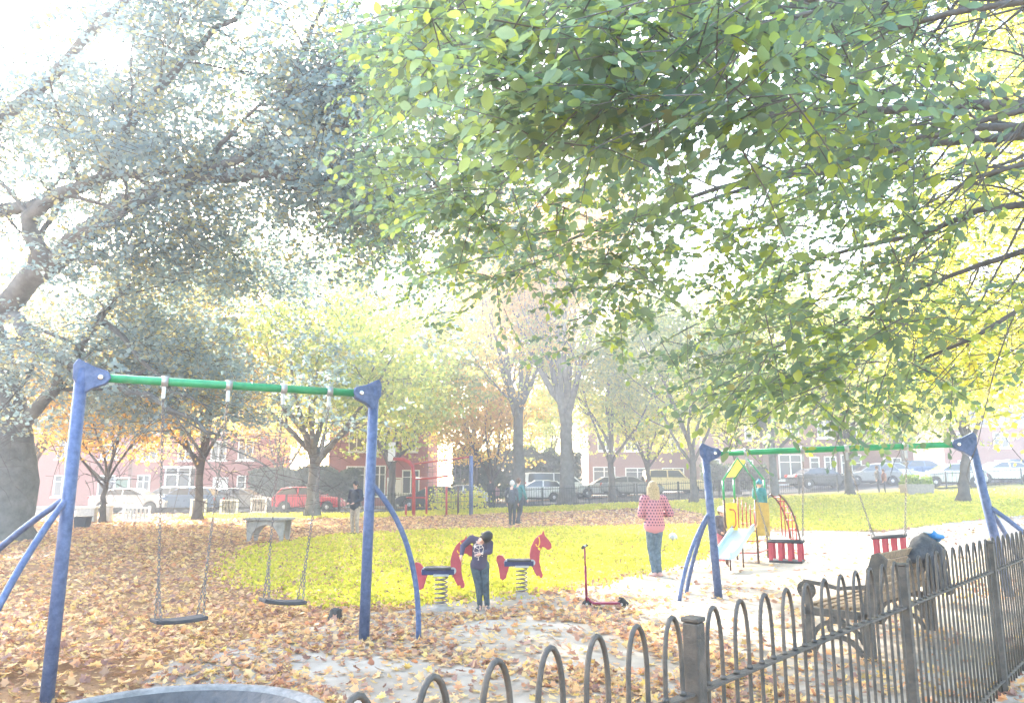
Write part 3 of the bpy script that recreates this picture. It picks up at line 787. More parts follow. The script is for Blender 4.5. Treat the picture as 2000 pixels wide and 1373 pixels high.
def person(label, loc, rz, H=1.7, pose=None, top=None, legs=None, shoe=None, hair=None, hairlen=0, voxel=.011, headfwd=0.0, group=None, sleeves=True, topbulk=1.0, child=False, face=True, helmet=None, skirt=False, hat=None, headtilt=0.0):
    s = H / 1.7
    root = thing('person', label, 'person', loc, rz, group)
    J = dict(pelvis=(0, 0, .93), chest=(0, 0, 1.25), neck=(0, 0, 1.43), head=(0, .02, 1.58),
             sL=(-.175, 0, 1.38), sR=(.175, 0, 1.38), eL=(-.23, -.03, 1.11), eR=(.23, -.03, 1.11), wL=(-.22, .07, .87), wR=(.22, .07, .87),
             hL=(-.09, 0, .91), hR=(.09, 0, .91), kL=(-.10, .02, .49), kR=(.10, .02, .49), aL=(-.10, -.02, .08), aR=(.10, -.02, .08))
    if pose: J.update(pose)
    J = {k: Vector(v) * s for k, v in J.items()}
    b = topbulk; hs = (1.14 if child else 1.0) * s       # children have larger heads
    B = MB(); L_ = B.caps
    L_(J['pelvis'], J['chest'], .115 * s, .125 * s)
    L_(J['chest'], (J['sL'] + J['sR']) / 2 - Vector((0, 0, .03 * s)), .125 * s, .10 * s)
    L_((J['sL'] + J['sR']) / 2, J['neck'].lerp(J['head'], .5), .052 * s, .046 * s)
    up = (J['head'] - J['neck']).normalized(); R = mrot(J['neck'], J['head']) @ Matrix.Rotation(0, 3, 'Z')
    fw = Vector((math.sin(-headtilt), math.cos(headtilt), 0)); fw = (fw - up * fw.dot(up)).normalized(); rt = fw.cross(up)
    Rh = Matrix((rt, fw, up)).transposed()
    hc = J['head']
    B.ell(hc + up * .02 * hs, (.074 * hs, .093 * hs, .095 * hs), Rh); B.ell(hc + fw * .022 * hs - up * .055 * hs, (.055 * hs, .062 * hs, .065 * hs), Rh)
    B.caps(hc + fw * .088 * hs + up * .015 * hs, hc + fw * .104 * hs - up * .022 * hs, .009 * hs, .014 * hs, 8)
    for q_ in (-1, 1): B.ell(hc + rt * .078 * q_ * hs - up * .005 * hs, (.012 * hs, .022 * hs, .034 * hs), Rh, 10, 6)
    B.caps(hc + fw * .088 * hs - up * .052 * hs - rt * .016 * hs, hc + fw * .088 * hs - up * .052 * hs + rt * .016 * hs, .010 * hs, .010 * hs, 8)
    for q_ in 'LR':
        sg = -1 if q_ == 'L' else 1
        L_(J['s' + q_], J['e' + q_], .050 * s, .038 * s); L_(J['e' + q_], J['w' + q_], .037 * s, .026 * s)
        L_(J['h' + q_], J['k' + q_], .082 * s, .056 * s); L_(J['k' + q_], J['a' + q_], .052 * s, .036 * s)
        d = (J['w' + q_] - J['e' + q_]).normalized(); u, v = basis(d)
        side = u if abs(u.y) > abs(v.y) else v
        wr = J['w' + q_]; pm = wr + d * .07 * s
        L_(wr, pm, .026 * s, .032 * s, 8)
        curl = Vector((-sg * .5, .4, 0))
        for fi, (off, ln) in enumerate(((-.030, .062), (-.010, .072), (.011, .068), (.030, .052))):
            a = pm + side * off * s + d * .01 * s; m_ = a + d * ln * .55 * s; e_ = m_ + (d + curl * .6).normalized() * ln * .5 * s
            L_(a, m_, .0095 * s, .0088 * s, 6); L_(m_, e_, .0088 * s, .0075 * s, 6)
        a = wr + d * .03 * s - side * .026 * s; L_(a, a + (d - side * .9).normalized() * .055 * s, .011 * s, .009 * s, 6)
        L_(J['a' + q_], J['a' + q_] + Vector((0, .13, -.045)) * s, .034 * s, .03 * s)
    body = remeshed(B, 'body', M['skin'], root, voxel, 2)
    # clothing
    B = MB()
    cb = .148 * s * b
    B.caps(J['pelvis'] + Vector((0, 0, .02)), J['chest'], cb * .95, cb)
    B.caps(J['chest'] + rt * 0, (J['sL'] + J['sR']) / 2 - Vector((0, 0, .035 * s)), cb, .098 * s * b)
    B.caps(J['sL'] + Vector((.01, 0, -.01)) * s, J['sR'] + Vector((-.01, 0, -.01)) * s, .072 * s * b, .072 * s * b)
    B.caps(J['pelvis'] + Vector((-.05 * s, 0, -.02 * s)), J['pelvis'] + Vector((.05 * s, 0, -.02 * s)), .125 * s * b, .125 * s * b)
    for q_ in 'LR':
        B.caps(J['s' + q_], J['e' + q_], .066 * s * b, .054 * s * b)
        if sleeves: B.caps(J['e' + q_], J['w' + q_].lerp(J['e' + q_], .06), .053 * s * b, .040 * s * b)
    tp = remeshed(B, 'top', top, root, voxel, 3)
    B = MB()
    B.caps(J['pelvis'] + Vector((-.055 * s, 0, .0)), J['pelvis'] + Vector((.055 * s, 0, 0)), .112 * s, .112 * s)
    for q_ in 'LR':
        B.caps(J['h' + q_], J['k' + q_], .098 * s, .068 * s); B.caps(J['k' + q_], J['a' + q_] + Vector((0, 0, .02)), .066 * s, .050 * s)
    remeshed(B, 'trousers', legs, root, voxel, 2)
    for q_ in 'LR':
        B = MB(); a = J['a' + q_]; ft = Vector((0, .17 * s, 0)); 
        if pose and ('toe' + q_) in pose: ft = Vector(pose['toe' + q_]) * s
        B.caps(a + Vector((0, -.03 * s, -.025 * s)), a + ft * .55 + Vector((0, 0, -.035 * s)), .045 * s, .044 * s); B.caps(a + ft * .5 + Vector((0, 0, -.04 * s)), a + ft + Vector((0, 0, -.048 * s)), .043 * s, .034 * s)
        B.caps(a, a + Vector((0, 0, .035 * s)), .045 * s, .043 * s)
        remeshed(B, 'shoe', shoe, root, voxel * .9, 2)
    if hair is not None:
        B = MB(); B.ell(hc + up * .035 * hs - fw * .012 * hs, (.088 * hs, .103 * hs, .098 * hs), Rh); B.ell(hc - fw * .045 * hs, (.078 * hs, .072 * hs, .095 * hs), Rh)
        rh = random.Random(7)
        for i in range(26):
            th = rh.uniform(-2.6, 2.6); a = hc + up * .06 * hs + (rt * math.sin(th) - fw * math.cos(th)) * .07 * hs
            B.caps(a, a + (rt * math.sin(th) - fw * math.cos(th)) * .025 * hs - up * (.07 + hairlen * .2) * hs, .016 * hs, .008 * hs, 6)
        if hairlen:
            for i in range(16):
                t = -1.6 + 3.2 * i / 15; dr = (rt * math.sin(t) - fw * math.cos(t))
                a = hc + dr * .08 * hs; B.caps(a, a + dr * .03 * s - Vector((0, 0, hairlen * s * rh.uniform(.8, 1.1))) - fw * .03 * s, .036 * s, .020 * s, 8)
        hh = remeshed(B, 'hair', hair, root, voxel, 1)
        # keep the face free
    if helmet is not None:
        B = MB(); B.lathe([(.125 * hs, -.0), (.128 * hs, .03 * hs), (.11 * hs, .085 * hs), (.07 * hs, .125 * hs), (.02 * hs, .14 * hs)], 18, hc + up * .02 * hs, Rh); hm = B.build('helmet', helmet, root)
        B = MB()
        for k_ in (-1, 0, 1): B.box(hc + up * .125 * hs + rt * .05 * k_ * hs, (.018 * hs, .13 * hs, .05 * hs), m=Rh)
        B.build('vent', M['rubber'], hm)
    if hat is not None:
        B = MB(); B.ell(hc + up * .05 * hs, (.10 * hs, .112 * hs, .10 * hs), Rh); B.ell(hc + up * .165 * hs, (.035 * hs,) * 3); remeshed(B, 'hat', hat, root, voxel, 1)
    if face:
        dk = M['rubber']
        for q_ in (-1, 1):
            B = MB(); B.ell(hc + fw * .083 * hs + up * .018 * hs + rt * .03 * q_ * hs, (.011 * hs, .009 * hs, .007 * hs), Rh, 10, 6); B.build('eye', dk, root)
    return root

def cloth(name, c, c2=None, sc_=15): return surf(name, c, .9, 0, .25, sc_, .5, 90, c2=c2)
# dotted jumper
m, n, o = newmat('pink_heart_knit'); pz = n.nodes.new("ShaderNodeBsdfPrincipled"); pz.inputs['Roughness'].default_value = .95
tc = n.nodes.new("ShaderNodeTexCoord"); sp = n.nodes.new("ShaderNodeSeparateXYZ"); n.links.new(tc.outputs['Object'], sp.inputs[0])
def mth(op, a, b=None, c=None):
    t = n.nodes.new("ShaderNodeMath"); t.operation = op
    for i, x in enumerate((a, b, c)):
        if x is None: continue
        if isinstance(x, (int, float)): t.inputs[i].default_value = x
        else: n.links.new(x, t.inputs[i])
    return t.outputs[0]
zz = mth('DIVIDE', sp.outputs[2], .052); row = mth('FLOOR', zz); fz_ = mth('SUBTRACT', mth('FRACT', zz), .5)
ang = mth('ADD', mth('DIVIDE', sp.outputs[0], .050), mth('MULTIPLY', row, .5)); fx_ = mth('SUBTRACT', mth('FRACT', mth('ADD', ang, 50)), .5)
dd = mth('ADD', mth('POWER', mth('ABSOLUTE', fx_), 2), mth('MULTIPLY', mth('POWER', mth('ABSOLUTE', mth('SUBTRACT', fz_, mth('MULTIPLY', mth('ABSOLUTE', fx_), -.5))), 2), 1.4))
hem = mth('GREATER_THAN', sp.outputs[2], .90)
msk = mth('MULTIPLY', mth('LESS_THAN', dd, .085), hem)
mx = n.nodes.new("ShaderNodeMix"); mx.data_type = 'RGBA'; n.links.new(msk, mx.inputs[0]); mx.inputs[6].default_value = (.50, .22, .25, 1); mx.inputs[7].default_value = (.06, .03, .07, 1)
n.links.new(mx.outputs[2], pz.inputs['Base Color']); n.links.new(pz.outputs[0], o.inputs[0]); knit = m
denim = cloth('blue_denim', (.07, .11, .15), (.13, .18, .23)); blonde = surf('blonde_hair', (.46, .35, .21), .7, 0, .4, 60, .9, 120)
dark_hair = surf('dark_hair', (.025, .022, .02), .6); grey_hair = surf('grey_hair', (.5, .48, .45), .7); brown_hair = surf('brown_hair', (.12, .06, .03), .7)

p = g(1281, 1128)
person('woman from behind in a pink patterned jumper and jeans with long fair hair', p, .12, 1.68,
       dict(eL=(-.25, -.01, 1.10), wL=(-.12, .22, 1.08), eR=(.30, -.04, 1.12), wR=(.14, .20, 1.10), kL=(-.065, .03, .49), kR=(.045, .0, .49), aL=(-.035, -.03, .08), aR=(.06, -.02, .08), toeR=(.08, .15, 0), toeL=(-.02, .17, 0), hL=(-.075, 0, .9), hR=(.075, 0, .9)),
       knit, denim, surf('pink_trainers', (.5, .28, .26), .6), blonde, .33, .011, topbulk=1.22, face=False)
# the boy: a plain dark tee with a loose pale line print
m, n, o = newmat('dark_tee'); pz = n.nodes.new("ShaderNodeBsdfPrincipled"); pz.inputs['Roughness'].default_value = .9
tc = n.nodes.new("ShaderNodeTexCoord"); sp = n.nodes.new("ShaderNodeSeparateXYZ"); n.links.new(tc.outputs['Object'], sp.inputs[0])
wv = n.nodes.new("ShaderNodeTexVoronoi"); wv.feature = 'DISTANCE_TO_EDGE'; wv.inputs['Scale'].default_value = 17; n.links.new(tc.outputs['Object'], wv.inputs[0])
dx = mth('DIVIDE', mth('SUBTRACT', sp.outputs[0], .02), .07); dz_ = mth('DIVIDE', mth('SUBTRACT', sp.outputs[2], .78), .13)
ins = mth('LESS_THAN', mth('ADD', mth('MULTIPLY', dx, dx), mth('MULTIPLY', dz_, dz_)), 1.0)
msk = mth('MULTIPLY', mth('MULTIPLY', mth('LESS_THAN', wv.outputs[0], .055), ins), mth('GREATER_THAN', sp.outputs[1], 0.02))
mx = n.nodes.new("ShaderNodeMix"); mx.data_type = 'RGBA'; n.links.new(msk, mx.inputs[0]); mx.inputs[6].default_value = (.075, .062, .10, 1); mx.inputs[7].default_value = (.75, .62, .5, 1)
n.links.new(mx.outputs[2], pz.inputs['Base Color']); n.links.new(pz.outputs[0], o.inputs[0]); tee = m
p = g(937, 1196)
BH = 1.20; k_ = 1.7 / BH
def bp(x, y, z): return (x * k_, y * k_, z * k_)
person('boy in dark clothes bending his head and leaning on the spring horse', p, PI, BH,
       dict(pelvis=bp(0.01, 0, .60), chest=bp(.0, .02, .80), neck=bp(-.03, .07, .925), head=bp(-.075, .155, .945),
            sL=bp(-.13, .05, .86), sR=bp(.115, .04, .92), eR=bp(.225, .04, .82), wR=bp(.235, .14, .72), eL=bp(-.13, .12, .76), wL=bp(-.02, .20, .74),
            hL=bp(-.055, 0, .58), hR=bp(.065, 0, .58), kL=bp(-.075, .01, .33), kR=bp(.02, .02, .33), aL=bp(-.095, -.01, .065), aR=bp(-.0, -.01, .065), toeR=bp(.03, .12, 0), toeL=bp(-.02, .12, 0)),
       tee, cloth('dark_denim', (.05, .07, .085), (.10, .13, .15)), surf('grey_trainers', (.10, .095, .09), .7), dark_hair, 0, .008, child=True, face=False, headtilt=0.2)
p = g(1412, 1097)
CH = 1.10; k_ = 1.7 / CH
person('small child in a white cycle helmet and grey jacket beside the slide', p, PI + .5, CH,
       dict(head=(0, .04, 1.56), eL=(-.24, .05, 1.08), wL=(-.17, .25, 1.0), eR=(.24, .02, 1.06), wR=(.22, .2, .95)),
       cloth('grey_jacket', (.09, .085, .12)), cloth('pink_leggings', (.42, .12, .16)), surf('red_boots', (.5, .05, .05), .5), brown_hair, 0, .009, child=True, helmet=surf('helmet_white', (.75, .75, .78), .35), topbulk=1.15)
p = at(1484, 980, 16.1)
person('small child in a blue bobble hat up on the play tower behind the ochre panel', (p.x, p.y, PZ + hz(p.x, p.y) + .02), -.6, .92, dict(eL=(-.24, .08, 1.1), wL=(-.2, .3, 1.1)),
       cloth('teal_coat', (.05, .22, .26)), cloth('dark_trousers', (.06, .06, .08)), M['rubber'], None, 0, .01, child=True, hat=cloth('blue_wool', (.06, .25, .36)), topbulk=1.2)
p = g(692, 1046)
person('man in a navy jacket and beige trousers standing behind the blue swing post', p, PI - .5, 1.72, dict(eL=(-.25, .0, 1.12), wL=(-.13, .2, 1.02), eR=(.25, .0, 1.12), wR=(.13, .2, 1.02)),
       cloth('navy_jacket', (.035, .04, .06)), cloth('beige_trousers', (.42, .33, .26)), M['rubber'], dark_hair, 0, .014, topbulk=1.12)
wp = dict(kL=(-.10, .16, .50), aL=(-.10, .16, .10), kR=(.10, .0, .49), aR=(.10, -.26, .14), eL=(-.25, -.1, 1.13), wL=(-.24, .05, .90), eR=(.25, .02, 1.12), wR=(.24, .18, .92))
p = g(1000, 1028)
person('walker in a dark vest with white sleeves and grey hair, on the leafy ground', p, -.35, 1.66, dict(kL=(-.09, .06, .50), aL=(-.09, .06, .08), kR=(.09, .0, .49), aR=(.09, -.06, .08), eL=(-.26, -.02, 1.13)), cloth('dark_vest', (.08, .09, .11)), cloth('black_trousers', (.04, .045, .05)), M['rubber'], grey_hair, 0, .014, face=False)
p = g(1013, 1026)
person('walker in a teal top striding beside the one with grey hair', (p.x, p.y + .3, p.z), -.6, 1.76, wp, cloth('teal_top', (.05, .20, .20)), cloth('charcoal_trousers', (.06, .065, .07)), M['rubber'], brown_hair, 0, .014, face=False)
p = g(958, 987)
person('figure in a long dark coat far off beside the street railings', p, 2.6, 1.72, None, cloth('dark_coat', (.05, .05, .055)), cloth('dark_cloth', (.05, .05, .055)), M['rubber'], brown_hair, .1, .02, face=False, topbulk=1.25)
p = g(970, 986)
person('small figure in a pale pink coat far off by the dark coated one', p, 2.9, 1.3, None, cloth('pink_coat', (.45, .25, .25)), cloth('grey_cloth', (.15, .14, .15)), M['rubber'], brown_hair, .1, .02, face=False, topbulk=1.2)
p = g(852, 998)
person('child in a striped top far off behind the climbing frame', (p.x, p.y, p.z), 2.4, 1.45, None, cloth('check_top', (.3, .3, .32)), cloth('grey_cloth_b', (.12, .12, .14)), M['rubber'], brown_hair, 0, .02, face=False)
for px, lb, cc, hh_ in ((1716, 'distant walker in a grey coat by the dark parked cars', (.22, .2, .22), 1.7), (1728, 'distant shorter walker in a rusty coat by the dark parked cars', (.35, .16, .1), 1.5)):
    x = ray(px, 950)[0] * 47; person(lb, gl(x, 47), 1.2, hh_, None, cloth('street_coat', cc), cloth('street_trousers', (.1, .1, .12)), M['rubber'], brown_hair, 0, .02, face=False, topbulk=1.15)

# ------------------------------------------------------------------ parked cars
def car(kind, label, paint, loc, rz, mirror=False):
    """local x along the length, nose at +x"""
    root = thing('parked_car' if kind != 'van' else 'parked_van', label, 'van' if kind == 'van' else 'car', loc, rz, group='cars parked along the street')
    P = dict(
        hatch=dict(L=4.1, W=1.74, low=[(-2.05, .35), (-2.05, .75), (-1.98, .98), (-1.2, 1.02), (.85, .98), (1.75, .84), (2.03, .66), (2.05, .34)], cab=[(-1.95, .96), (-1.55, 1.44), (-.9, 1.52), (.1, 1.50), (.95, .97)], wx=1.28),
        saloon=dict(L=4.5, W=1.8, low=[(-2.25, .38), (-2.27, .85), (-2.1, .98), (-1.2, 1.0), (1.0, .96), (1.95, .84), (2.25, .64), (2.25, .34)], cab=[(-1.75, .97), (-1.15, 1.36), (-.6, 1.44), (.2, 1.42), (1.15, .95)], wx=1.38),
        suv=dict(L=4.4, W=1.85, low=[(-2.15, .45), (-2.2, .95), (-2.1, 1.12), (-1.2, 1.14), (1.0, 1.10), (1.9, 1.02), (2.15, .85), (2.2, .42)], cab=[(-2.08, 1.10), (-2.0, 1.72), (-1.6, 1.78), (.35, 1.76), (.85, 1.09)], wx=1.35),
        van=dict(L=5.1, W=1.95, low=[(-2.55, .40), (-2.58, 1.15), (-1.2, 1.18), (1.2, 1.14), (2.25, 1.02), (2.52, .78), (2.55, .38)], cab=[(-2.56, 1.13), (-2.5, 1.92), (-2.2, 1.98), (.5, 1.95), (1.0, 1.80), (1.75, 1.13)], wx=1.55))[kind]
    W_ = P['W']; wx = P['wx']; wr = .33
    low = P['low']; a, b_ = low[0], low[-1]
    o = list(low)
    for cx in (wx, -wx):
        for i in range(9):
            t = PI * i / 8; o.append((cx + (wr + .05) * math.cos(t), .34 + (wr + .05) * math.sin(t) - .02))
    # outline runs along the top, comes back along the sill with the wheel arches cut out
    mb = MB(); mb.prism(o, W_); mb.build('body', paint, root, bevel=.05)
    mb = MB(); cab = P['cab']; n_ = len(cab); t1, t0 = W_ * .40, W_ * .475; zt = max(z for _, z in cab); zb = min(z for _, z in cab)
    V = []
    for sg in (-1, 1):
        for x, z in cab: V.append((x, sg * (t0 + (t1 - t0) * (z - zb) / (zt - zb)), z))
    mb.add(V, [tuple(range(n_)), tuple(reversed(range(n_, 2 * n_)))] + [(i, i + n_, (i + 1) % n_ + n_, (i + 1) % n_) for i in range(n_)])
    mb.build('cabin', paint, root, bevel=.04)
    # side windows, front and rear glass
    def inset(sg):
        c0 = [(x, z) for x, z in cab]; cx = sum(x for x, z in c0) / n_; cz = sum(z for x, z in c0) / n_
        return [(cx + (x - cx) * .88, cz + .02 + (z - cz) * .74) for x, z in c0]
    for sg in (-1, 1):
        pts = inset(sg); xs = [x for x, z in pts]; xm = (min(xs) + max(xs)) / 2
        for part_ in (0, 1):
            V = []
            for x, z in pts:
                x = min(x, xm - .05) if part_ == 0 else max(x, xm + .05)
                V.append((x, sg * (t0 + (t1 - t0) * (z - zb) / (zt - zb) + .012), z))
            mb = MB(); mb.add(V + [(x, y - sg * .02, z) for x, y, z in V], [tuple(range(n_)), tuple(reversed(range(n_, 2 * n_)))] + [(i, i + n_, (i + 1) % n_ + n_, (i + 1) % n_) for i in range(n_)])
            mb.build('side_window', M['glass'], root)
    for (pa_, pb_, nm) in ((cab[-1], cab[-2], 'windscreen'), (cab[0], cab[1], 'rear_window')):
        A_ = Vector((pa_[0], 0, pa_[1])); B_ = Vector((pb_[0], 0, pb_[1])); sgn = 1 if nm == 'windscreen' else -1
        nrm = Vector((sgn * .8, 0, .5)).normalized() * .012
        q0, q1 = A_.lerp(B_, .14) + nrm, A_.lerp(B_, .9) + nrm
        mb = MB(); V = [q0 + Vector((0, -t0 * .9, 0)), q0 + Vector((0, t0 * .9, 0)), q1 + Vector((0, t1 * .9, 0)), q1 + Vector((0, -t1 * .9, 0))]
        mb.add(V + [v - nrm * 2 for v in V], [(0, 1, 2, 3), (7, 6, 5, 4), (0, 4, 5, 1), (1, 5, 6, 2), (2, 6, 7, 3), (3, 7, 4, 0)]); mb.build(nm, M['glass'], root)
    for cx in (wx, -wx):
        for sg in (-1, 1):
            mb = MB(); RR = Matrix.Rotation(PI / 2, 3, 'X'); c = (cx, sg * (W_ / 2 - .11), wr)
            mb.lathe([(wr * .6, -.11), (wr * .95, -.11), (wr, -.08), (wr, .08), (wr * .95, .11), (wr * .6, .11)], 24, c, RR); t_ = mb.build('wheel', M['tyre'], root)
            mb = MB(); mb.lathe([(.05, -.118), (wr * .62, -.10), (wr * .62, .10), (.05, .118)], 16, c, RR); mb.build('rim', M['hub'], t_)
    fz0 = low[-2][1]
    for sg in (-1, 1):
        mb = MB(); mb.box((low[-2][0] - .06, sg * (W_ / 2 - .25), fz0 + .02), (.16, .34, .13)); mb.build('headlight', M['lamp'], root, bevel=.02)
        mb = MB(); mb.box((low[1][0] + .03, sg * (W_ / 2 - .16), low[1][1] + .03), (.12, .26, .2)); mb.build('tail_light', M['tail'], root, bevel=.02)
        mb = MB(); mb.box((cab[-1][0] - .12, sg * (W_ / 2 + .07), cab[-1][1] + .06), (.10, .16, .11)); mb.build('mirror', paint, root, bevel=.02)
    mb = MB(); mb.box((0, 0, .28), (P['L'] - .5, W_ - .2, .14)); mb.build('underbody', M['tyre'], root)
    if kind == 'suv':
        mb = MB(); mb.lathe([(.1, -.1), (.32, -.1), (.34, 0), (.32, .1), (.1, .1)], 20, (-2.32, 0, 1.0), Matrix.Rotation(PI / 2, 3, 'Y')); mb.build('spare_wheel', M['tyre'], root)
    return root
def paint(nm, c, r=.3): return surf(nm, c, r, .25, .03, 2)
pt = dict(red=paint('car_red', (.50, .015, .04)), white=paint('car_white', (.72, .72, .72)), silver=paint('car_silver', (.45, .47, .5)), dark=paint('car_dark', (.04, .045, .05)), blue=paint('car_blue', (.05, .11, .22)), yellow=paint('car_cream', (.62, .50, .26)), grey=paint('car_grey', (.18, .19, .2)))
def cx_(px, Y): return ray(px, 970)[0] * Y
def park(kind, label, pn, px, Y, rz): x = cx_(px, Y); car(kind, label, pt[pn], gl(x, Y) + Vector((0, 0, .02)), rz)
park('hatch', 'red hatchback parked beyond the games table', 'red', 605, 47.6, -.02)
park('saloon', 'dark green-black car behind the curved blue brace of the swing', 'dark', 846, 48.8, PI)
park('saloon', 'silver saloon behind the white wall at the left', 'silver', 262, 46.5, 0)
park('hatch', 'grey hatchback in the row at the left behind the boarded panel', 'grey', 325, 49.5, PI)
park('hatch', 'dark blue hatchback under the brick house with the big window', 'blue', 362, 46.8, PI)
park('saloon', 'dark car glimpsed left of the red hatchback', 'grey', 470, 48.5, 0)
park('van', 'white van parked behind the two tree trunks', 'white', 1090, 58.0, .1)
park('hatch', 'white hatchback with its tail tucked behind the white van', 'white', 1046, 55.5, PI)
park('hatch', 'silver hatchback just right of the white van', 'silver', 1180, 57.5, PI)
park('saloon', 'dark saloon between the silver hatchback and the cream off-roader', 'grey', 1232, 57.0, 0)
park('suv', 'boxy cream off-roader behind the woman', 'yellow', 1315, 57.5, .12)
park('saloon', 'white car behind the plants by the distant coated figure', 'white', 897, 54.0, PI)
park('saloon', 'black saloon parked in front of the brown brick house', 'dark', 1607, 55.0, .1)
park('hatch', 'grey hatchback between the black saloon and the planter', 'grey', 1700, 56.0, PI)
park('hatch', 'pale silver car half behind the planter', 'silver', 1750, 56.5, .1)
park('hatch', 'silver blue car right of the planter', 'silver', 1855, 50.5, PI)
park('saloon', 'white car at the far right behind the swing post', 'white', 1955, 52.0, PI)
park('hatch', 'dark car cut off by the right edge', 'dark', 2010, 53.0, 0)
park('hatch', 'blue car tucked behind the silver blue one', 'blue', 1812, 58.0, .1)

# ------------------------------------------------------------------ houses
def house(label, x0, x1, y, zb, hh, depth, brick, wins, door=None, roof=True, eave=None, bay=None):
    """front face at y looking to -y; wins = (x from left, z, w, h)"""
    root = thing('brick_house', label, 'house', (x0, y, zb), group='brick houses along the street')
    W_ = x1 - x0
    mb = MB(); mb.box((W_ / 2, depth / 2, hh / 2), (W_, depth, hh)); wl = mb.build('wall', brick, root)
    rh = depth * .38
    mb = MB(); mb.add([(-.25, -.35, hh + .003), (W_ + .25, -.35, hh + .003), (W_ + .25, depth + .35, hh + .003), (-.25, depth + .35, hh + .003), (-.25, depth / 2, hh + rh), (W_ + .25, depth / 2, hh + rh)],
                       [(0, 1, 5, 4), (2, 3, 4, 5), (1, 2, 5), (3, 0, 4), (3, 2, 1, 0)]); rf = mb.build('roof', M['slate'], root)
    for cx in ((.6, W_ - .6) if W_ > 7 else (.6,)):
        mb = MB(); mb.box((cx, depth / 2, hh + rh + .3), (.9, .6, 1.6)); mb.build('chimney', brick, rf)
    mb = MB(); mb.box((W_ / 2, -.06, hh - .12), (W_, .10, .2)); mb.build('gutter', M['white'], root)
    for (wx, wz, ww, wh) in wins:
        mb = MB(); f = .09
        mb.box((wx, -.04, wz + wh / 2 - f / 2), (ww, .10, f)); mb.box((wx, -.04, wz - wh / 2 + f / 2), (ww, .10, f))
        for sx in (-1, 0, 1) if ww > .9 else (-1, 1): mb.box((wx + sx * (ww / 2 - f / 2), -.04, wz), (f, .098, wh - 2 * f))
        mb.box((wx, -.038, wz + wh * .2), (ww - 2 * f, .07, .05))
        fr = mb.build('window', M['white'], root)
        mb = MB(); mb.box((wx, -.012, wz), (ww - f, .03, wh - f)); mb.build('pane', M['glass'], fr)
        mb = MB(); mb.box((wx, -.09, wz - wh / 2 - .06), (ww + .25, .2, .12)); mb.build('sill', M['white'], fr)
    if door:
        dx_, dc_ = door
        mb = MB(); mb.box((dx_, -.03, 1.05), (.95, .08, 2.1)); d_ = mb.build('door', dc_, root)
        mb = MB(); mb.lathe([(.03, 0), (.03, .03)], 8, (dx_ + .35, -.1, 1.05), Matrix.Rotation(PI / 2, 3, 'X')); mb.build('handle', M['chrome'], d_)
        mb = MB(); mb.box((dx_, -.05, 2.2), (1.15, .12, .1)); mb.box((dx_ - .53, -.05, 1.05), (.09, .12, 2.2)); mb.box((dx_ + .53, -.05, 1.05), (.09, .12, 2.2)); mb.build('door_frame', M['white'], root)
    if bay:
        bx, bw, bh = bay
        mb = MB(); mb.box((bx, -.5, .5), (bw, .9, 1.0)); mb.build('bay_base', brick, root)
        mb = MB(); mb.box((bx, -.5, bh + .1), (bw + .3, 1.1, .18)); mb.build('bay_roof', M['white'], root, bevel=.02)
        mb = MB(); mb.box((bx, -.48, (1 + bh) / 2 + .003), (bw - .14, .8, bh - 1.0)); gz = mb.build('bay_glass', M['glass'], root)
        mb = MB()
        for sx in (-1, 0, 1): mb.box((bx + sx * (bw / 2 - .06), -.93, (1 + bh) / 2), (.12, .1, bh - 1.0))
        mb.box((bx, -.93, bh - .45), (bw - .2, .09, .08))
        mb.build('bay_frame', M['white'], root)
def hx(px, Y): return ray(px, 950)[0] * Y
gd = surf('green_door', (.06, .14, .09), .4); wd = M['white']
Yh = 60.0
house('red brick house at the far left behind the silver car', hx(20, Yh), hx(248, Yh), Yh, 0, 5.8, 8, M['brick'], [(7.4, 1.6, 1.3, 1.6), (4.0, 1.6, 1.3, 1.6), (7.4, 4.4, 1.3, 1.5), (4, 4.4, 1.3, 1.5)], (8.6, gd))
house('red brick house with a white roofed bay window behind the boarded panels', hx(250, Yh), hx(388, Yh), Yh + .4, 0, 5.8, 8, M['brick'], [(1.0, 1.6, 1.0, 1.7), (1.3, 4.3, 1.2, 1.5), (4.1, 4.3, 1.2, 1.5)], None, bay=(4.0, 2.0, 2.9))
house('red brick house with door and tall window left of the grey hedge', hx(390, Yh), hx(506, Yh), Yh, 0, 5.8, 8, M['brick'], [(3.2, 1.55, .7, 1.7), (1.3, 4.3, 1.2, 1.5), (3.4, 4.3, 1.2, 1.5)], (1.6, wd))
house('tall red brick house behind the arched red post and white board', hx(640, 62), hx(835, 62), 62, 0, 7.2, 8, M['brick'], [(2.2, 2.0, 1.5, 2.3), (4.1, 2.0, 1.0, 2.4), (6.6, 1.9, 1.4, 1.9), (2.2, 5.2, 1.3, 1.8), (4.4, 5.2, 1.1, 1.8), (6.4, 5.2, 1.2, 1.8)], (5.3, wd))
house('brown brick house with white windows behind the cream off-roader', hx(1150, 70), hx(1352, 70), 70, .6, 6.6, 8, M['brick2'], [(1.4, 2.0, 2.0, 1.4), (4.4, 2.0, 2.2, 1.2), (7.6, 2.0, 2.0, 1.2), (1.6, 4.9, 1.5, 1.6), (3.9, 4.9, 1.2, 1.6), (7.4, 4.9, 1.5, 1.5)])
house('brown brick gabled house behind the slide tower', hx(1375, 66), hx(1506, 66), 66, .8, 7.4, 9, M['brick2'], [(1.0, 2.3, .9, 1.5), (4.3, 5.4, 1.3, 1.6), (3.6, 2.2, 1.3, 1.5)], (5.0, gd))
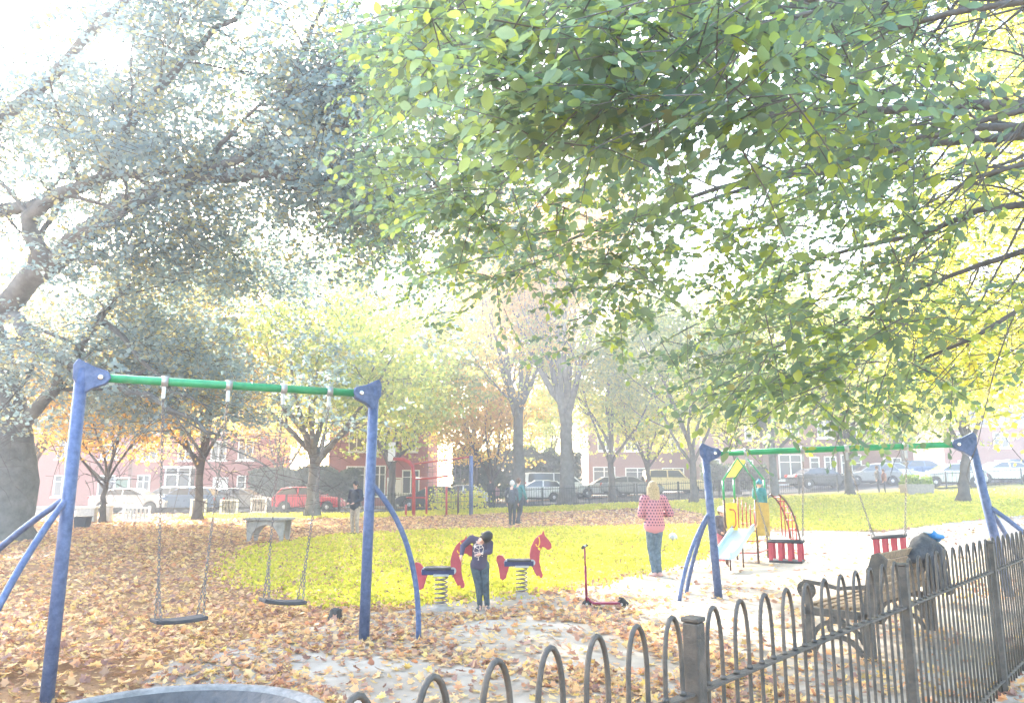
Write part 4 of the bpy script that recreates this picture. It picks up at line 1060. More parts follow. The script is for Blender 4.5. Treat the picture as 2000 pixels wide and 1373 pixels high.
house('brown brick house with wide white windows behind the black saloon', hx(1508, 64), hx(1640, 64), 64, 1.0, 7.2, 8, M['brick2'], [(1.6, 2.1, 1.9, 2.1), (3.6, 2.2, .8, 1.5), (4.9, 2.2, 1.0, 1.6), (1.8, 5.3, 1.3, 1.6), (4.6, 5.3, 1.2, 1.6)])
house('brown brick house with a large white window left of the planter', hx(1642, 64), hx(1790, 64), 64, 1.0, 7.0, 8, M['brick2'], [(1.0, 2.0, 1.7, 2.3), (4.4, 2.0, 1.5, 1.8), (1.6, 5.2, 1.3, 1.5), (4.8, 5.2, 1.3, 1.5)], (2.9, wd))
house('brick house end at the far right beyond the silver cars', hx(1850, 72), hx(2060, 72), 72, 1.2, 6.0, 8, M['brick2'], [(2, 2, 1.6, 1.5), (5.4, 2, 1.6, 1.5), (2, 4.6, 1.4, 1.4), (5.4, 4.6, 1.4, 1.4)])

# street railings
def railing(label, xa, ya, xb, yb, hgt=1.15, sp_=.14):
    a, b_ = Vector((xa, ya)), Vector((xb, yb)); L = (b_ - a).length; n_ = max(1, int(L / 2.6))
    root = thing('street_railing', label, 'railing', gl(xa, ya)); o = root.location.copy()
    def z(p_): return hz(p_.x, p_.y)
    for k in range(n_ + 1):
        p_ = a.lerp(b_, k / n_); mb = MB(); mb.box((p_.x, p_.y, z(p_) + hgt * .5), (.08, .08, hgt)); mb.build('post', M['rail'], root, o)
    for k in range(n_):
        mb = MB(); p0, p1 = a.lerp(b_, k / n_), a.lerp(b_, (k + 1) / n_); m_ = int((p1 - p0).length / sp_)
        for i in range(m_):
            q_ = p0.lerp(p1, (i + .5) / m_); mb.tube([(q_.x, q_.y, z(q_) + .05), (q_.x, q_.y, z(q_) + hgt)], .011, 4)
        for hh_ in (.12, hgt - .12): mb.bar((p0.x, p0.y, z(p0) + hh_), (p1.x, p1.y, z(p1) + hh_), .03, .04)
        mb.build('bars', M['rail'], root, o)
railing('dark street railing running behind the climbing frame and walkers', hx(770, 45), 45.2, hx(1240, 48), 48.2)
railing('dark street railing behind the woman and the slide tower', hx(1245, 48), 48.3, hx(1640, 50), 50.3)
railing('thin dark street railing beyond the outer swing post', hx(1780, 48), 48.5, hx(2080, 50), 50.5, 1.1, .3)
railing('dark street railing in front of the red car', hx(560, 45), 45.0, hx(765, 45), 45.2)

# planter
p = g(1790, 962); x = ray(1790, 950)[0] * 45; p = gl(x, 45)
root = thing('planter', 'large concrete planter with bushy plants near the street', 'planter', p)
root.scale = (.78, .78, .85)
mb = MB(); mb.prism([(-.95, 0), (.95, 0), (1.05, .72), (-1.05, .72)], 1.2); mb.build('trough', M['concrete'], root, bevel=.03)
rng = np.random.default_rng(5)
N = 700; ps = np.c_[rng.uniform(-1, 1, N), rng.uniform(-.5, .5, N), .7 + rng.random(N) ** 1.5 * .6]
leaves('plants', ps, rng.normal(size=(N, 3)) + (0, 0, .6), rng.normal(size=(N, 3)), rng.uniform(.12, .24, N), leafmat('planter_leaf', [(.08, .16, .02), (.22, .30, .05), (.30, .32, .08)]), root)

# ------------------------------------------------------------------ vegetation
LM = dict(
    beech=leafmat('beech_leaf', [(.30, .24, .06), (.095, .14, .10), (.11, .16, .105), (.125, .175, .10), (.14, .19, .095), (.155, .20, .08), (.20, .25, .06), (.28, .31, .05), (.36, .36, .05)], .68, .03),
    lime=leafmat('lime_leaf', [(.20, .27, .05), (.30, .35, .06), (.42, .42, .07), (.50, .42, .07), (.26, .32, .06), (.46, .34, .08)], .66),
    orange=leafmat('autumn_leaf', [(.26, .20, .05), (.42, .30, .06), (.55, .33, .08), (.50, .38, .08), (.40, .36, .08)], .66),
    greeny=leafmat('pale_green_leaf', [(.12, .18, .06), (.20, .25, .07), (.32, .34, .07), (.50, .42, .08)], .66),
    plane=leafmat('plane_leaf', [(.14, .19, .21), (.17, .23, .24), (.21, .26, .24), (.16, .23, .24), (.36, .30, .12), (.30, .34, .16)], .55),
    hedge=leafmat('hedge_leaf', [(.03, .05, .02), (.05, .075, .03), (.08, .10, .04)], .3),
    litter=leafmat('fallen_leaf', [(.22, .09, .06), (.44, .20, .10), (.56, .32, .15), (.62, .45, .20), (.38, .21, .14), (.18, .09, .07), (.64, .46, .13), (.52, .36, .26)], .25, .05, .3, 2.5),
    blade=leafmat('grass_blade', [(.20, .22, .02), (.35, .34, .03), (.48, .43, .06), (.26, .28, .03), (.42, .32, .08)], .55, .03),
)

def limb_curve(rnd, a, d, L, up=.15, wob=.22, n=7):
    p_ = Vector(a); d = Vector(d).normalized(); pts = [p_.copy()]
    for i in range(n):
        d = (d + Vector((rnd.gauss(0, wob), rnd.gauss(0, wob), rnd.gauss(0, wob) + up)) * .5).normalized()
        p_ = p_ + d * (L / n); pts.append(p_.copy())
    return pts

def grow(rnd, mb, tips, a, d, L, r, lvl, up=.12, wob=.22, kids=(5, 5, 4), ratio=.55, ang=.8):
    pts = limb_curve(rnd, a, d, L, up, wob); n_ = len(pts)
    rr = [max(.004, r * (1 - .75 * i / (n_ - 1))) for i in range(n_)]
    mb.tube(pts, rr, 8 if lvl >= 2 else (5 if lvl == 1 else 3), caps=False)
    if lvl <= 0:
        for i in range(2, n_): tips.append((pts[i], (pts[i] - pts[i - 1]).normalized()))
        return
    k = kids[min(lvl, len(kids)) - 1]
    for i in range(k):
        t = .25 + .75 * (i + rnd.random() * .8) / k; j = min(n_ - 2, int(t * (n_ - 1))); q_ = pts[j].lerp(pts[j + 1], t * (n_ - 1) - j)
        dd_ = (pts[j + 1] - pts[j]).normalized(); u, v = basis(dd_); th = rnd.random() * 2 * PI
        nd = (dd_ * math.cos(ang) + (u * math.cos(th) + v * math.sin(th)) * math.sin(ang)).normalized()
        grow(rnd, mb, tips, q_, nd, L * ratio * rnd.uniform(.75, 1.15), rr[j] * .55, lvl - 1, up, wob, kids, ratio, ang)

def tree(name, label, loc, Ht, r0, seed, lm, nleaf, lsize, lean=(0, 0), fork=.32, spread=.6, nl=6, bark='bark', up=.12, group='trees around the park', cat='tree', leaf_sig=.45, lvl=3, kids=(5, 4, 4), trunkend=.9):
    rnd = random.Random(seed); rng = np.random.default_rng(seed)
    root = thing(name, label, cat, loc, group=group); mb = MB(); tips = []
    tp = Vector((lean[0], lean[1], Ht * fork)); n_ = 7
    pts = [Vector((tp.x * (i / n_) ** 1.4 + rnd.gauss(0, .03), tp.y * (i / n_) ** 1.4, tp.z * i / n_)) for i in range(n_ + 1)]
    rr = [r0 * (1.0 + .55 * math.exp(-i * 1.6)) * (1 - .28 * i / n_) for i in range(n_ + 1)]
    mb.tube(pts, rr, 14)
    for i in range(nl):
        th = 2 * PI * (i + rnd.random() * .5) / nl; e = spread * rnd.uniform(.5, 1.2) if i else .1
        d = Vector((math.cos(th) * math.sin(e), math.sin(th) * math.sin(e), math.cos(e)))
        t0_ = pts[-1 - (i % 3)]
        grow(rnd, mb, tips, t0_, d, Ht * (1 - fork) * rnd.uniform(.62, .85), rr[-1] * .62, lvl, up, .2, kids, .52, .62)
    mb.build('trunk', M[bark], root)
    T_ = np.array([t[0] for t in tips]); k = rng.integers(0, len(T_), nleaf)
    T_ = np.r_[T_, T_[rng.integers(0, len(T_), len(T_) // 3)] + rng.normal(size=(len(T_) // 3, 3)) * (.9, .9, .9) - (0, 0, .9)]
    k = rng.integers(0, len(T_), nleaf // 14).repeat(14); nleaf = len(k); off_ = rng.normal(size=(nleaf // 14, 3)).repeat(14, 0) * leaf_sig
    pos = T_[k] + off_ + rng.normal(size=(nleaf, 3)) * (.30, .30, .10)
    pos = pos[pos[:, 2] > 2.6]; nleaf = len(pos)
    ax = rng.normal(size=(nleaf, 3)) + (0, 0, -.5)
    leaves('crown', pos, ax, rng.normal(size=(nleaf, 3)) + (0, 0, .7), rng.uniform(.7, 1.25, nleaf) * lsize, lm, root)
    return root

# --- great plane tree at the left: thick trunk and long low limbs
TA = gl(-15.3, 23.4)
root = thing('plane_tree', 'huge dark trunked tree at the left edge with long low limbs', 'tree', TA, group='trees around the park')
rnd = random.Random(11); rng = np.random.default_rng(11); mb = MB(); tips = []
def L3(px, py, Y): return at(px, py, Y) - TA
tr = [Vector((0, 0, -.1)), Vector((0, 0, .5)), L3(22, 940, 23.4), L3(15, 850, 23.3), L3(0, 760, 23.2), L3(-30, 660, 23.1), L3(-60, 560, 23), L3(-70, 300, 23), L3(-60, 0, 23), L3(-40, -250, 23)]
mb.tube(tr, [1.25, .92, .74, .66, .62, .58, .52, .42, .3, .14], 18)
limbs = [([(-40, 640, 23), (60, 545, 22), (150, 470, 21), (250, 400, 20), (350, 362, 19.2), (480, 338, 18.4), (600, 345, 17.6), (720, 380, 17), (840, 410, 16.5)], .37, .06),
         ([(90, 520, 21.5), (60, 420, 21), (160, 360, 20.4), (300, 335, 19.6), (420, 330, 19)], .27, .05),
         ([(-50, 600, 23), (30, 620, 22.4), (60, 670, 22), (140, 715, 21.5), (250, 760, 21), (350, 800, 20.4), (430, 850, 20)], .25, .03),
         ([(-60, 420, 23), (60, 400, 21.5), (190, 350, 20.5), (250, 250, 19.5), (330, 150, 18.5), (420, 60, 17.8), (520, -30, 17)], .22, .04),
         ([(400, 345, 18.8), (500, 290, 18), (560, 190, 17.5), (600, 90, 17), (640, -20, 16.5)], .13, .04),
         ([(-60, 300, 23), (60, 190, 21), (160, 80, 19.5), (260, -20, 18.5), (380, -120, 17.5)], .22, .05),
         ([(20, 850, 23.3), (75, 800, 22.6), (120, 740, 22), (180, 640, 21.4), (260, 560, 21), (380, 520, 20.5)], .22, .04),
         ([(190, 620, 21.4), (260, 680, 21), (330, 760, 20.6), (420, 800, 20)], .10, .02),
         ([(480, 338, 18.4), (560, 270, 17.6), (680, 240, 16.6), (800, 200, 15.8), (900, 120, 15)], .12, .03)]
for pts_, r0_, r1_ in limbs:
    P_ = [L3(*q_) for q_ in pts_]; n_ = len(P_)
    # finer curve
    C = []
    for i in range(n_ - 1):
        for t in (0, .34, .67):
            p0, p1, p2, p3 = P_[max(0, i - 1)], P_[i], P_[i + 1], P_[min(n_ - 1, i + 2)]
            C.append(.5 * ((2 * p1) + (p2 - p0) * t + (2 * p0 - 5 * p1 + 4 * p2 - p3) * t * t + (3 * p1 - p0 - 3 * p2 + p3) * t ** 3) + Vector((rnd.gauss(0, .05), rnd.gauss(0, .05), rnd.gauss(0, .05))))
    C.append(P_[-1]); k = len(C); rr = [r0_ + (r1_ - r0_) * i / (k - 1) for i in range(k)]
    mb.tube(C, rr, 10)
    for i in range(3, k, 2):
        d = (C[i] - C[i - 1]).normalized(); u, v = basis(d); th = rnd.random() * 2 * PI
        nd = (d * .7 + (u * math.cos(th) + v * math.sin(th)) * .8)
        grow(rnd, mb, tips, C[i], nd, rnd.uniform(2.4, 4.2), rr[i] * .38, 2, .02, .3, (4, 4), .5, .75)
mb.build('trunk', M['bark2'], root)
# a filled crown between the limbs
T_ = np.array([t[0] for t in tips])
rel_c = np.r_[T_[rng.integers(0, len(T_), 8200)] + rng.normal(size=(8200, 3)) * (.45, .45, .25) + (0, .7, 0)]
cc = np.array([L3(*q_) for q_ in ((330, 120, 18), (150, 100, 20), (560, 60, 16.5), (460, 200, 17.5), (80, 300, 21), (250, 250, 18.5), (0, 60, 21), (30, 190, 21), (0, 340, 22), (-20, 250, 22), (700, 260, 16), (820, 120, 16), (650, 120, 18), (560, 250, 17), (380, 60, 18), (60, 520, 22), (120, 640, 22), (20, 760, 23), (60, 40, 20), (400, 420, 20), (200, 720, 22), (300, 640, 23))])
cl = cc[rng.integers(0, len(cc), 620)] + rng.normal(size=(620, 3)) * (1.7, 1.7, 1.25) + (0, 1.9, 0)
rel_c = np.r_[rel_c, cl[rng.integers(0, 620, 5600)] + rng.normal(size=(5600, 3)) * (.6, .6, .3)]
sgap = np.array(L3(225, 100, 20)); sgap0 = np.array(Vector((0, 0, EYE)) - TA); dg = norm((sgap - sgap0)[None])[0]      # the break in the crown where the sun stands
def crown_twigs(c, nl_, Ls, lsz, mat, root, out=.35):
    n_ = len(c); d = norm(np.c_[rng.normal(size=n_), rng.normal(size=n_), rng.normal(size=n_) * .3 - .12] + norm(c - np.array((0, 0, 6.))) * out)
    up_ = np.tile((0., 0., 1.), (n_, 1)) + rng.normal(size=(n_, 3)) * .4; up_ = norm(up_ - d * (up_ * d).sum(1, keepdims=True)); sd_ = np.cross(up_, d); L = rng.uniform(.5, 1.3, n_) * Ls
    P_, A_, U_ = [], [], []
    for i in range(nl_):
        t = (i + .5) / nl_; P_.append(c + d * (L * t)[:, None] + rng.normal(size=(n_, 3)) * .05 - np.c_[0 * L, 0 * L, .25 * (L * t) ** 2]); A_.append(d * .6 + sd_ * (1 if i % 2 else -1) + rng.normal(size=(n_, 3)) * .4 + (0, 0, -.3)); U_.append(up_ + rng.normal(size=(n_, 3)) * .5)
    P_, A_, U_ = np.concatenate(P_), np.concatenate(A_), np.concatenate(U_)
    rel = P_ - sgap0; off = np.linalg.norm(rel - (rel @ dg)[:, None] * dg, axis=1) / np.linalg.norm(rel, axis=1)
    ok = (off > .013 + .012 * rng.random(len(P_))) & (P_[:, 2] + TA.z > 2.9 + .8 * rng.random(len(P_)))
    P_, A_, U_ = P_[ok], A_[ok], U_[ok]
    leaves('crown', P_, A_, U_, rng.uniform(.08, .17, len(P_)) * lsz, mat, root)
    mb = MB()
    for i in range(0, n_, 3): mb.tube([c[i] + d[i] * (-.3), c[i] + d[i] * L[i] * .5, c[i] + d[i] * L[i] * .9 - (0, 0, .2 * L[i] ** 2)], [.008, .006, .003], 3, caps=False)
    mb.build('twigs', M['twig'], root)
crown_twigs(rel_c, 12, .95, 1.0, LM['plane'], root)

# --- beech whose branches hang over the playground from the right
def sprays(name_root, centres, rng, mat, lsz, parent, nleaf=13, Ls=.55, droop=.35, out_c=(0, 0, 0), shape='l'):
    n_ = len(centres); d = norm(np.c_[rng.normal(size=n_), rng.normal(size=n_), rng.normal(size=n_) * .35 - droop] + norm(centres - np.array(out_c)) * .6)
    up_ = np.tile((0., 0., 1.), (n_, 1)) + rng.normal(size=(n_, 3)) * .45; up_ = norm(up_ - d * (up_ * d).sum(1, keepdims=True)); sd_ = np.cross(up_, d)
    L = rng.uniform(.6, 1.3, n_) * Ls; sag = rng.uniform(.1, .5, n_)
    P_ = []; A_ = []; U_ = []
    for i in range(nleaf):
        t = (i + .6) / nleaf; s_ = 1 if i % 2 else -1
        q_ = centres + d * (L * t)[:, None] + np.c_[np.zeros(n_), np.zeros(n_), -sag * (L * t) ** 2]
        a_ = d * .75 + sd_ * s_ * (.85 if i < nleaf - 1 else 0) + rng.normal(size=(n_, 3)) * .22 + (0, 0, -.25)
        P_.append(q_ + rng.normal(size=(n_, 3)) * .012); A_.append(a_); U_.append(up_ + rng.normal(size=(n_, 3)) * .35)
    P_ = np.concatenate(P_); A_ = np.concatenate(A_); U_ = np.concatenate(U_)
    leaves('crown', P_, A_, U_, rng.uniform(.55, 1.25, len(P_)) * lsz, mat, parent, shape)
    return d, L, sag
def near_tree(name, label, base, r0, tiptargets, nspray, region, seed, mat, lsz, bark='bark2', leaf_n=13, Ls=.55, twigr=.004, shape='l'):
    rnd = random.Random(seed); rng = np.random.default_rng(seed)
    B0 = gl(*base); root = thing(name, label, 'tree', B0, group='trees around the park')
    mb = MB(); fork = Vector((0, 0, 3.4))
    mb.tube([Vector((0, 0, -.1)), Vector((0, 0, .5)), Vector((0, 0, 2)), fork, Vector((0, 0, 6)), Vector((.2, 0, 9))], [r0 * 1.7, r0 * 1.1, r0, r0 * .9, r0 * .6, r0 * .3], 14)
    nodes = []
    for (px, py, Y, zs) in tiptargets:
        e = at(px, py, Y) - B0; s_ = fork + Vector((0, 0, zs)); mid = s_.lerp(e, .5) + Vector((0, 0, .9 + .08 * (e - s_).length))
        C = arc_pts(s_, e, mid, 14); C = [c + Vector((rnd.gauss(0, .05), rnd.gauss(0, .05), rnd.gauss(0, .04))) for c in C]
        rr = [r0 * .30 * (1 - .88 * (i / 14) ** .7) + .004 for i in range(15)]
        mb.tube(C, rr, 8)
        for i in range(4, 15):
            for _ in range(2):
                d = (C[i] - C[i - 1]).normalized(); u, v = basis(d); th = rnd.random() * 2 * PI
                tips_ = []; grow(rnd, mb, tips_, C[i], d * .7 + (u * math.cos(th) + v * math.sin(th)) * .8, rnd.uniform(.8, 2.0), rr[i] * .4, 1, -.05, .25, (3,), .5, .7)
                nodes += [t[0] for t in tips_]
    nodes = np.array(nodes)
    cs = region(rng, nspray) - np.array(B0)
    # pull the sprays part of the way to the nearest branch node
    for i in range(0, len(cs), 500):
        blk = cs[i:i + 500]; dm = ((blk[:, None] - nodes[None]) ** 2).sum(2); nn = nodes[dm.argmin(1)]; cs[i:i + 500] = blk * .6 + nn * .4
    d, L, sag = sprays(name, cs, rng, mat, lsz, root, leaf_n, Ls, out_c=tuple(fork), shape=shape)
    for i in range(len(cs)):
        if rng.random() < .8:
            c = Vector(cs[i]); dd_ = Vector(d[i]); l = float(L[i])
            mb.tube([c + dd_ * (l * t) + Vector((0, 0, -float(sag[i]) * (l * t) ** 2)) for t in (-.25, .3, .9)], [twigr * 1.5, twigr, twigr * .5], 3, caps=False)
    mb.build('trunk', M[bark], root)
    return root
def beech_region(rng, n_):
    out_ = []
    while len(out_) < n_:
        px = rng.uniform(700, 2100); Y = 2.9 + 10.5 * rng.random() ** .95
        low = np.interp(px, [700, 850, 1000, 1250, 1500, 1700, 1850, 2100], [500, 570, 690, 740, 790, 840, 780, 780]) + rng.normal() * 55
        py = rng.uniform(-250, 860)
        if py > low: continue
        if Y < 5 and py > 330 + rng.normal() * 70: continue
        # holes where the sky shows
        hole = min(((px - hx_) / a_) ** 2 + ((py - hy_) / b2) ** 2 for hx_, hy_, a_, b2 in ((1210, 120, 60, 75), (990, 260, 50, 45), (1440, 215, 50, 85), (1280, 260, 80, 60), (1420, 340, 90, 60), (1170, 400, 80, 35), (1640, 510, 50, 25), (1060, 640, 160, 90), (1180, 470, 45, 45), (1330, 90, 30, 40), (1570, 290, 60, 25)))
        if hole < 1 and rng.random() < .96: continue
        if px > 1850 and rng.random() < .84: continue
        p_ = at(px, py, Y)
        if p_.z < 2.2: continue
        out_.append(p_)
    return np.array([tuple(p_) for p_ in out_])
near_tree('beech_tree', 'beech with green leaves whose branches hang over the playground from above', (9.2, 4.6), .34,
          [(800, 380, 11, .0), (950, 250, 9, 1.5), (1100, 480, 10, .2), (1200, 120, 6, 1.6), (1300, 420, 8, .2), (1500, 560, 9, 0), (1450, 60, 5, 1.2), (1700, 300, 6, 0), (1650, 640, 9, 0), (1800, 700, 8, 0), (900, 80, 8, 2.6), (1900, 350, 6, -.2), (1750, 60, 4.6, .3), (1000, -100, 7, 3)],
          3700, beech_region, 21, LM['beech'], .085)
def lime_region(rng, n_):
    out_ = []
    while len(out_) < n_:
        px = rng.uniform(1700, 2350); py = rng.uniform(-150, 800 + rng.normal() * 15); Y = rng.uniform(9, 18)
        left = np.interp(py, [-150, 0, 250, 400, 700, 900], [1840, 1850, 1870, 1790, 1700, 1760]) + rng.normal() * 45
        if px < left: continue
        out_.append(tuple(at(px, py, Y)))
    return np.array(out_)
near_tree('lime_tree', 'lime tree with bright yellow autumn leaves filling the right edge', (13.4, 13.0), .30,
          [(1850, 600, 12, 0), (1950, 450, 11, 0), (1830, 700, 13, -.8), (1900, 760, 14, -.6), (1980, 200, 12, 1.5), (1900, 50, 12, 3), (2050, 700, 12, 0), (1850, 300, 13, 1.5)],
          3600, lime_region, 31, LM['lime'], .10, leaf_n=11, Ls=.7, twigr=.005, shape='s')

# --- park trees farther off: (name, label, px, Y, height, trunk radius, seed, leaf, nleaves, size ...)
def T2(px, Y): x = ray(px, 960)[0] * Y; return gl(x, Y)
tree('maple_tree', 'maple with a tall grey forked trunk, left one of the central pair', T2(1013, 50), 20, .42, 41, LM['orange'], 22000, .2, fork=.30, spread=.55, nl=7, bark='bark2', leaf_sig=.5, up=.2)
tree('maple_tree', 'maple with the thickest trunk in front of the white van', T2(1108, 48), 21, .48, 42, LM['orange'], 24000, .2, fork=.28, spread=.6, nl=8, bark='bark2', leaf_sig=.5, up=.2)
tree('maple_tree', 'slender maple in front of the silver hatchback right of the van', T2(1195, 50), 13, .24, 43, LM['lime'], 18000, .2, fork=.25, bark='bark', leaf_sig=.5)
tree('maple_tree', 'slim maple rising just left of the farther swing frame', T2(1355, 44), 12, .22, 44, LM['greeny'], 19000, .19, fork=.25, leaf_sig=.5)
tree('maple_tree', 'maple with pale bark behind the right of the slide tower', T2(1512, 45), 12.5, .26, 45, LM['lime'], 20000, .2, fork=.26, bark='bark2', leaf_sig=.55)
tree('maple_tree', 'maple behind the green beam between the black saloon and the planter', T2(1660, 46), 12, .24, 46, LM['lime'], 22000, .2, fork=.25, leaf_sig=.55)
tree('maple_tree', 'yellow maple beyond the planter near the right edge', T2(1880, 38), 11, .26, 47, LM['lime'], 20000, .17, fork=.28, leaf_sig=.6, lean=(.6, 0))
tree('maple_tree', 'broad yellow-green maple behind the red car', T2(612, 40), 15, .34, 48, LM['greeny'], 36000, .2, fork=.24, spread=.85, nl=9, bark='bark2', leaf_sig=.7)
tree('maple_tree', 'orange maple by the white framed panels', T2(388, 37), 12, .20, 49, LM['orange'], 24000, .15, fork=.26, spread=.8, nl=8, leaf_sig=.6)
tree('maple_tree', 'orange maple filling the gap right of the great trunk', T2(205, 34), 10, .13, 50, LM['orange'], 32000, .16, fork=.2, spread=.8, nl=8, leaf_sig=.6)
tree('maple_tree', 'pale green maple behind the climbing frame', T2(925, 56), 21, .32, 51, LM['greeny'], 32000, .22, fork=.2, spread=.8, nl=8, leaf_sig=.7)
tree('maple_tree', 'low yellow maple behind the upright blue swing post', T2(765, 52), 14, .28, 52, LM['lime'], 36000, .22, fork=.25, spread=.8, nl=8, leaf_sig=.6)
tree('maple_tree', 'golden maple far left beyond the great trunk', T2(60, 40), 13, .26, 53, LM['orange'], 20000, .17, fork=.25, spread=.8, nl=8, leaf_sig=.7)

tree('maple_tree', 'low golden maple filling the gap left of the central trunks', T2(962, 54), 9.5, .18, 54, LM['orange'], 12000, .2, fork=.2, spread=.9, nl=8, leaf_sig=.6)
tree('maple_tree', 'low pale green maple between the central trunks, behind the white van', T2(1064, 66), 12, .2, 55, LM['greeny'], 12000, .24, fork=.2, spread=.9, nl=8, leaf_sig=.7)
tree('maple_tree', 'golden maple behind the woman, in front of the brown brick house', T2(1268, 52.5), 9.5, .18, 56, LM['lime'], 12000, .2, fork=.25, spread=.9, nl=8, leaf_sig=.6)
tree('maple_tree', 'golden maple behind the roof of the slide tower', T2(1440, 53), 10, .17, 57, LM['lime'], 12000, .2, fork=.3, spread=.9, nl=8, leaf_sig=.6)
tree('maple_tree', 'bushy golden maple behind the tall dark hedge', T2(548, 60), 11, .2, 58, LM['orange'], 12000, .22, fork=.25, spread=.9, nl=8, leaf_sig=.7)
tree('maple_tree', 'yellow maple behind the planter by the silver cars', T2(1770, 62), 11, .2, 59, LM['lime'], 12000, .22, fork=.25, spread=.9, nl=8, leaf_sig=.7)

def hedge(label, x0, x1, y, z0, hgt, dep, mat, n_, lsz, name='hedge', seed=1):
    rng = np.random.default_rng(seed); root = thing(name, label, 'hedge', (x0, y, z0)); W_ = x1 - x0
    bump = np.interp(np.arange(0, W_ + 1, .8), np.arange(0, W_ + 1, .8), rng.uniform(.82, 1.05, len(np.arange(0, W_ + 1, .8))))
    x = rng.uniform(0, W_, n_); zz_ = rng.random(n_) ** .8 * hgt * np.interp(x, np.arange(0, W_ + 1, .8), bump)
    ps = np.c_[x, rng.uniform(0, dep, n_) * rng.random(n_) ** .3, zz_]
    leaves('foliage', ps, rng.normal(size=(n_, 3)), rng.normal(size=(n_, 3)), rng.uniform(.7, 1.3, n_) * lsz, mat, root)
    mb = MB(); 
    for i in range(int(W_ / .6)):
        xx = .3 + i * .6; mb.tube([(xx, dep * .5, 0), (xx + .1, dep * .5, hgt * .45), (xx - .05, dep * .5, hgt * .75)], [.04, .03, .01], 5)
    mb.build('stems', M['twig'], root)
hedge('tall dark hedge behind the red car', hx(485, 56.5), hx(700, 56.5), 56.5, 0, 2.9, 1.2, LM['hedge'], 16000, .20, seed=61)
hedge('dark green hedge behind the distant coated figure and the white van', hx(885, 64), hx(1135, 64), 64, .5, 4.2, 1.5, LM['hedge'], 16000, .26, seed=62)
hedge('low hedge in front of the brown brick houses', hx(1375, 59), hx(1500, 59), 59, .8, 2.6, 1.0, LM['hedge'], 7000, .2, seed=63)
for i, (px, Y, sc_) in enumerate(((865, 43.5, 1.0), (893, 46.5, .8), (925, 44.5, 1.0))):
    rg = np.random.default_rng(70 + i); N = 500; p = gl(hx(px, Y), Y)
    rt_ = thing('shrub', ['sunlit pale shrub behind the posts of the climbing frame', 'small pale shrub beside the white parked car', 'pale shrub trailing by the distant coated figure'][i], 'shrub', p, group='pale shrubs by the railings')
    ps = rg.normal(size=(N, 3)) * (.4 * sc_, .35 * sc_, .3 * sc_) + (0, 0, .6 * sc_); ps[:, 2] = np.abs(ps[:, 2])
    leaves('foliage', ps, rg.normal(size=(N, 3)), rg.normal(size=(N, 3)), rg.uniform(.1, .2, N), LM['lime'], rt_)
    mb = MB()
    for j in range(5): mb.tube([(0, 0, 0), (.1 * math.cos(j), .1 * math.sin(j), .35), (.3 * math.cos(j * 1.3), .3 * math.sin(j * 1.3), .75 * sc_)], [.02, .014, .005], 5)
    mb.build('stems', M['twig'], rt_)

# --- fallen leaves and grass
rng = np.random.default_rng(99)
def hzv(x, y): return np.array([hz(a, b_) for a, b_ in zip(x, y)])
def dens(x, y):
    if in_pale(x, y):
        d_ = .46 if y < 12.5 and x < 2.2 else .13
        d_ *= .4 + 1.2 * (math.sin(x * 1.7 + 1.3 * math.sin(y * .9)) * math.sin(y * 1.3 + x * .4) > -.1)
        if y > 13: d_ *= .4
        return d_
    if in_lawn(x, y):
        return min(.85, max(.14, .14 + (-.6 - x) * .26))
    if y > 24 and (in_far(x, y) or in_strip(x, y)): return .12
    return .95 * (.62 + .38 * (math.sin(x * 2.1 + 1.7 * math.sin(y * 1.3)) * math.sin(y * 1.9 + 1.1 * math.sin(x * 1.1)) > -.25))
xs, ys = [], []
rnd = random.Random(8)
while len(xs) < 100000:
    y = 3.0 + 41 * rnd.random() ** 1.5; x = rnd.uniform(-.72, .72) * (y + 1)
    if rnd.random() < dens(x, y): xs.append(x); ys.append(y)
x, y = np.array(xs), np.array(ys); N = len(x)
z = hzv(x, y) + .028 + rng.random(N) * .02
sz = (.03 + .078 * rng.random(N) ** 1.4) * np.interp(y, [3, 10, 30, 45], [.85, 1.0, 1.8, 2.6])
nr = rng.normal(size=(N, 3)) * .48 + (0, 0, 1); th = rng.random(N) * 2 * PI
near = y < 10.5
for msk_, shp in ((near, 'm'), (~near, 's')):
    if shp == 'm': VA = (x[msk_], y[msk_], z[msk_], nr[msk_], th[msk_], sz[msk_])
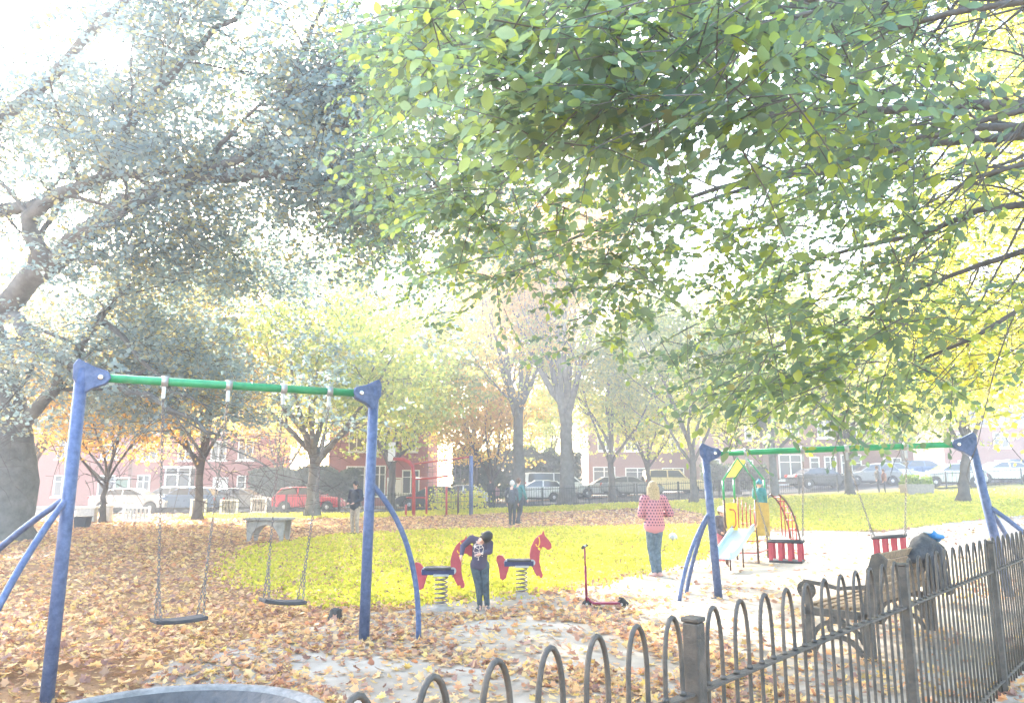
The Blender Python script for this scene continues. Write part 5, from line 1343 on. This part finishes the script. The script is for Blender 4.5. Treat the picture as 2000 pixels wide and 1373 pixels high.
lv = leaves('fallen_leaves', np.c_[x[near], y[near], z[near]], np.c_[np.cos(th), np.sin(th), 0 * th][near], nr[near], sz[near], LM['litter'], None, 'm'); tag(lv, 'orange and brown fallen leaves strewn over the near ground', 'fallen leaves', kind='stuff')
lv = leaves('fallen_leaves', np.c_[x[~near], y[~near], z[~near]], np.c_[np.cos(th), np.sin(th), 0 * th][~near], nr[~near], sz[~near], LM['litter'], None, 's'); tag(lv, 'golden fallen leaves carpeting the farther lawn and leafy ground', 'fallen leaves', kind='stuff')
xs, ys = [], []
while len(xs) < 90000:
    y = 10.5 + 36 * rnd.random() ** 1.6; x = rnd.uniform(-.45, .75) * y
    if in_lawn(x + rnd.gauss(0, .25), y + rnd.gauss(0, .35)) or (y > 24 and (in_far(x, y) or in_strip(x, y))): xs.append(x); ys.append(y)
x, y = np.array(xs), np.array(ys); N = len(x)
sz = rng.uniform(.035, .07, N) * np.interp(y, [10, 30, 50], [1, 1.8, 3])
gr = leaves('grass', np.c_[x, y, hzv(x, y) + .012], rng.normal(size=(N, 3)) * .35 + (0, 0, 1), rng.normal(size=(N, 3)) * (1, 1, .1), sz, LM['blade'], None, 's'); tag(gr, 'short sunlit yellow-green grass of the lawns', 'grass', kind='stuff')
# a few bright yellow leaves lying near the camera are part of the same litter

# ------------------------------------------------------------------ haze
HAZE = 0.0042  # density of a volume added to stand in for an even white veil
if HAZE:
    m = bpy.data.materials.new('haze'); m.use_nodes = True; n = m.node_tree; n.nodes.clear()
    o = n.nodes.new("ShaderNodeOutputMaterial"); v = n.nodes.new("ShaderNodeVolumePrincipled")
    v.inputs['Color'].default_value = (.90, .94, 1, 1); v.inputs['Density'].default_value = HAZE; v.inputs['Anisotropy'].default_value = .35
    n.links.new(v.outputs[0], o.inputs['Volume'])
    mb = MB(); mb.box((0, 35, 12), (180, 110, 30)); hz_o = mb.build('haze', m); hz_o['kind'] = 'stuff'; hz_o['label'] = 'thin haze added over the whole park as an even pale veil'; hz_o['category'] = 'haze'
